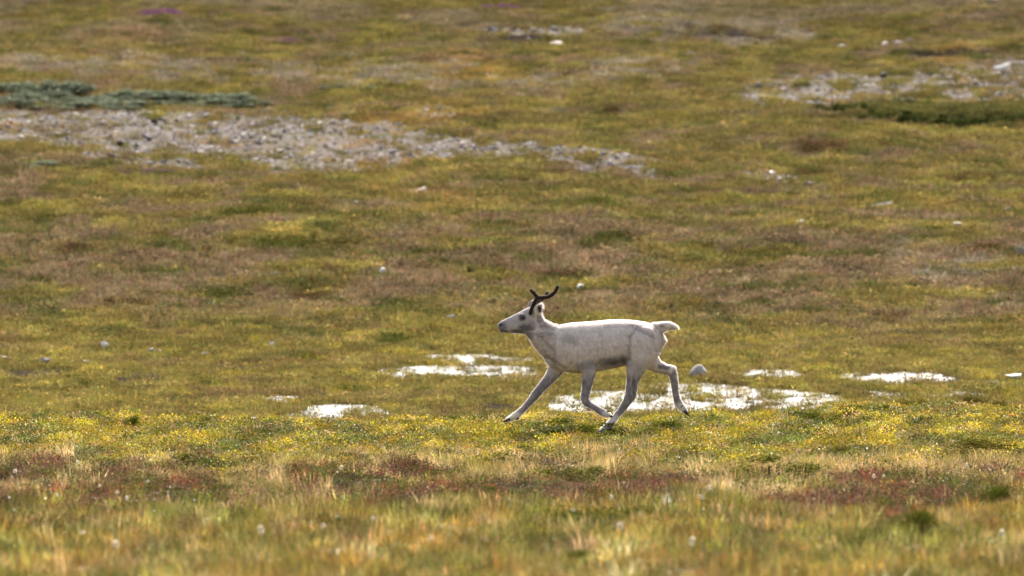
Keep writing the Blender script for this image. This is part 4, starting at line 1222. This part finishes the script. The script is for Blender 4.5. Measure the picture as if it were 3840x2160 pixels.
# fur: short hairs laid back over the skin
def fur_mesh(name, me_, n, lfun, colfun, lay, width, rng, mat):
    nv_ = len(me_.vertices)
    me_.calc_loop_triangles()
    tri = np.empty(len(me_.loop_triangles) * 3, np.int32); me_.loop_triangles.foreach_get('vertices', tri); tri = tri.reshape(-1, 3)
    v = np.empty(nv_ * 3); me_.vertices.foreach_get('co', v); v = v.reshape(-1, 3)
    a_, b_, c_ = v[tri[:, 0]], v[tri[:, 1]], v[tri[:, 2]]
    cr = np.cross(b_ - a_, c_ - a_); ar = np.linalg.norm(cr, axis=1) / 2
    nrm = cr / (ar[:, None] * 2 + 1e-12)
    ti = rng.choice(len(tri), n, p=ar / ar.sum())
    u, w = rng.random(n), rng.random(n); fl = u + w > 1; u[fl], w[fl] = 1 - u[fl], 1 - w[fl]
    p = a_[ti] + (b_ - a_)[ti] * u[:, None] + (c_ - a_)[ti] * w[:, None]
    nn = nrm[ti]
    fd_ = lay(p) + rng.normal(0, .22, (n, 3)); fd_ -= nn * (fd_ * nn).sum(1)[:, None]
    fd_ /= np.linalg.norm(fd_, axis=1)[:, None] + 1e-9
    L_ = lfun(p) * rng.uniform(.6, 1.25, n)
    dr = nn * .55 + fd_ * .85; dr /= np.linalg.norm(dr, axis=1)[:, None]
    side = np.cross(dr, rng.normal(0, 1, (n, 3))); side /= np.linalg.norm(side, axis=1)[:, None] + 1e-9
    p0 = p - nn * .001
    V = np.stack([p0 - side * width / 2, p0 + side * width / 2, p0 + dr * L_[:, None]], 1).reshape(-1, 3)
    m = bpy.data.meshes.new(name)
    m.vertices.add(n * 3); m.vertices.foreach_set('co', V.ravel())
    m.loops.add(n * 3); m.loops.foreach_set('vertex_index', np.arange(n * 3, dtype=np.int32))
    m.polygons.add(n); m.polygons.foreach_set('loop_start', np.arange(n, dtype=np.int32) * 3)
    m.update(calc_edges=True)
    if colfun is not None:
        col = np.repeat(colfun(p) * np.exp(rng.normal(0, .04, n))[:, None], 3, 0)
        lum = np.clip(col[2::3].mean(1, keepdims=True) / .3, 0, 1)
        col[2::3] = col[2::3] * (1 - .45 * lum) + np.array([.90, .86, .81]) * .45 * lum  # tips paled, colouring some of the backlit rim into the fur
        at = m.attributes.new('coat', 'FLOAT_COLOR', 'POINT')
        at.data.foreach_set('color', np.concatenate([col, np.ones((n * 3, 1))], 1).astype(np.float32).ravel())
    m.materials.append(mat)
    return m
def lay(p):
    cx = p[:, 0] / S + 1000; cy = 1330 - p[:, 2] / S
    f = np.tile(np.array([1., 0, -.35]), (len(p), 1))
    lg = sstep(760, 860, cy)[:, None]
    return f * (1 - lg) + np.array([.25, 0, -1.]) * lg
def hair_len(p):
    cx = p[:, 0] / S + 1000; cy = 1330 - p[:, 2] / S
    l = np.full(len(p), .017)
    l = np.where(cx < 440, .008, l); l = np.where(cy > 830, .019, l)
    l = np.where((cx > 1440) & (cy < 660), .022, l)
    l = np.where((cx > 480) & (cx < 640) & (cy < 420), .034, l)
    l = np.where((cx > 250) & (cx < 640) & (cy > 462) & (cy < 760), .034, l)
    return l
fr = np.random.default_rng(77)
fur = link('fur', fur_mesh('fur', body_me, 130000, hair_len, coat, lay, .0022, fr, M_FUR), deer)
fur['kind'] = 'stuff'

# antlers in velvet
M_VELVET = mat_flat('antler_velvet', (.022, .014, .012), .85, 0, .2)
M_FUZZ = mat_flat('velvet_fuzz', (.22, .165, .135), .8, .6, .2)
def tube(bm, P, rad, n=12):
    prev = None; rings = []
    for i, p in enumerate(P):
        t = (P[min(i + 1, len(P) - 1)] - P[max(i - 1, 0)]).normalized()
        u = t.cross(Vector((0, 1, 0))).normalized(); v = t.cross(u)
        rings.append([bm.verts.new(p + (u * math.cos(2 * math.pi * k / n) + v * math.sin(2 * math.pi * k / n)) * rad[i]) for k in range(n)])
    for i in range(len(rings) - 1):
        for k in range(n): bm.faces.new((rings[i][k], rings[i][(k + 1) % n], rings[i + 1][(k + 1) % n], rings[i + 1][k]))
    for ring, p, qd in ((rings[0], P[0], P[0] - P[1]), (rings[-1], P[-1], P[-1] - P[-2])):
        c = bm.verts.new(p + qd.normalized() * rad[-1] * .8)
        for k in range(n): bm.faces.new((ring[k], ring[(k + 1) % n], c))
def curve(pts_, n):
    """Catmull-Rom through the points"""
    P = [Vector(p) for p in pts_]; P = [P[0] * 2 - P[1]] + P + [P[-1] * 2 - P[-2]]
    out = []
    for i in range(1, len(P) - 2):
        for j in range(n):
            t = j / n
            a, b, c, d = P[i - 1], P[i], P[i + 1], P[i + 2]
            out.append(.5 * ((2 * b) + (c - a) * t + (2 * a - 5 * b + 4 * c - d) * t * t + (3 * b - a - 3 * c + d) * t ** 3))
    out.append(P[-2]); return out
def antler(beam, tine, rb):
    bm = bmesh.new()
    pb = curve([(LX(x), y, LZ(z)) for x, z, y in beam], 5)
    tube(bm, pb, [rb * (1.12 - .18 * i / (len(pb) - 1)) for i in range(len(pb))])
    if tine:
        pt = curve([(LX(x), y, LZ(z)) for x, z, y in tine], 5)
        tube(bm, pt, [rb * (.98 - .15 * i / (len(pt) - 1)) for i in range(len(pt))])
    bmesh.ops.recalc_face_normals(bm, faces=bm.faces)
    me = bpy.data.meshes.new('antler'); bm.to_mesh(me); bm.free()
    me.polygons.foreach_set('use_smooth', np.ones(len(me.polygons), bool))
    o = link('antler', me, deer, mat=M_VELVET)
    fm = fur_mesh('velvet', me, 2400, lambda p: np.full(len(p), .012), None, lambda p: np.tile(np.array([.2, 0, .6]), (len(p), 1)), .0016, fr, M_FUZZ)
    f = link('velvet', fm, o); f['kind'] = 'stuff'
    return o
antler([(430, 310, -.040), (440, 270, -.055), (462, 215, -.075), (492, 172, -.09), (540, 168, -.095), (585, 158, -.10), (628, 128, -.105), (650, 95, -.105), (661, 72, -.105)],
       [(492, 176, -.09), (468, 142, -.095), (448, 120, -.10), (430, 103, -.10)], .0185)
antler([(430, 300, .040), (448, 262, .055), (478, 222, .08), (520, 196, .10), (552, 172, .11), (568, 146, .11), (573, 132, .11)], [(520, 196, .10), (505, 180, .11), (496, 172, .112)], .0170)
# eyes
M_EYE = mat_flat('eye', (.008, .006, .006), .08, 0, .6)
for sgn in (-1, 1):
    bm = bmesh.new(); bmesh.ops.create_uvsphere(bm, u_segments=20, v_segments=12, radius=1)
    for v in bm.verts: v.co = Vector((v.co.x * .0185, v.co.y * .013, v.co.z * .0145))
    me = bpy.data.meshes.new('eye'); bm.to_mesh(me); bm.free()
    me.polygons.foreach_set('use_smooth', np.ones(len(me.polygons), bool))
    link('eye', me, deer, (LX(364), sgn * .0545, LZ(341)), M_EYE)
# hoofs: two claws each, and dewclaws
M_HOOF = mat_flat('hoof_horn', (.030, .026, .026), .45, 0, .4)
def claw_pair(name, a, tip, y, w, hh):
    """a: upper back point, tip: toe, drawing units"""
    bm = bmesh.new()
    for s in (-1, 1):
        A = Vector((LX(a[0]), y + s * w * .52, LZ(a[1]))); T = Vector((LX(tip[0]), y + s * w * .3, LZ(tip[1])))
        ax = (T - A).normalized(); up = Vector((-ax.z, 0, ax.x)); up = up if up.z > 0 else -up
        rings = []
        for t, k, kw in ((-.15, .75, .9), (.25, 1.0, 1.0), (.65, .66, .8), (1.0, .14, .3)):
            c = A.lerp(T, t)
            rings.append([bm.verts.new(c + up * math.sin(q) * hh * k + Vector((0, 1, 0)) * math.cos(q) * w * .46 * kw) for q in np.linspace(0, 2 * math.pi, 10, endpoint=False)])
        for i in range(3):
            for k in range(10): bm.faces.new((rings[i][k], rings[i][(k + 1) % 10], rings[i + 1][(k + 1) % 10], rings[i + 1][k]))
        bm.faces.new(rings[0]); bm.faces.new(rings[-1])
    bmesh.ops.recalc_face_normals(bm, faces=bm.faces)
    me = bpy.data.meshes.new(name); bm.to_mesh(me); bm.free()
    return link(name, me, deer, mat=M_HOOF)
claw_pair('hoof', (250, 1216), (190, 1238), YF, .034, .016)
claw_pair('hoof', (1108, 1174), (1130, 1178), YN, .030, .013)
claw_pair('hoof', (1022, 1312), (974, 1334), YN, .034, .014)
claw_pair('hoof', (1748, 1148), (1784, 1190), YF, .032, .016)
dme = None
for (cx, cy, y, ang) in ((318, 1212, YF, 2.6), (1092, 1134, YN, .2), (1106, 1290, YN, 2.6), (1722, 1100, YF, -.7)):
    for s in (-1, 1):
        if dme is None:
            bm = bmesh.new()
            bmesh.ops.create_cone(bm, cap_ends=True, segments=10, radius1=.011, radius2=.004, depth=.03)
            bmesh.ops.subdivide_edges(bm, edges=[e for e in bm.edges if abs(e.verts[0].co.z - e.verts[1].co.z) > .01], cuts=2)
            for v in bm.verts: v.co.x += 4 * v.co.z ** 2
            dme = bpy.data.meshes.new('dewclaw'); bm.to_mesh(dme); bm.free(); dme.materials.append(M_HOOF)
        o = link('dewclaw', dme, deer, (LX(cx), y + s * .022, LZ(cy)))
        o.rotation_euler = (0, math.pi / 2 + ang, 0)
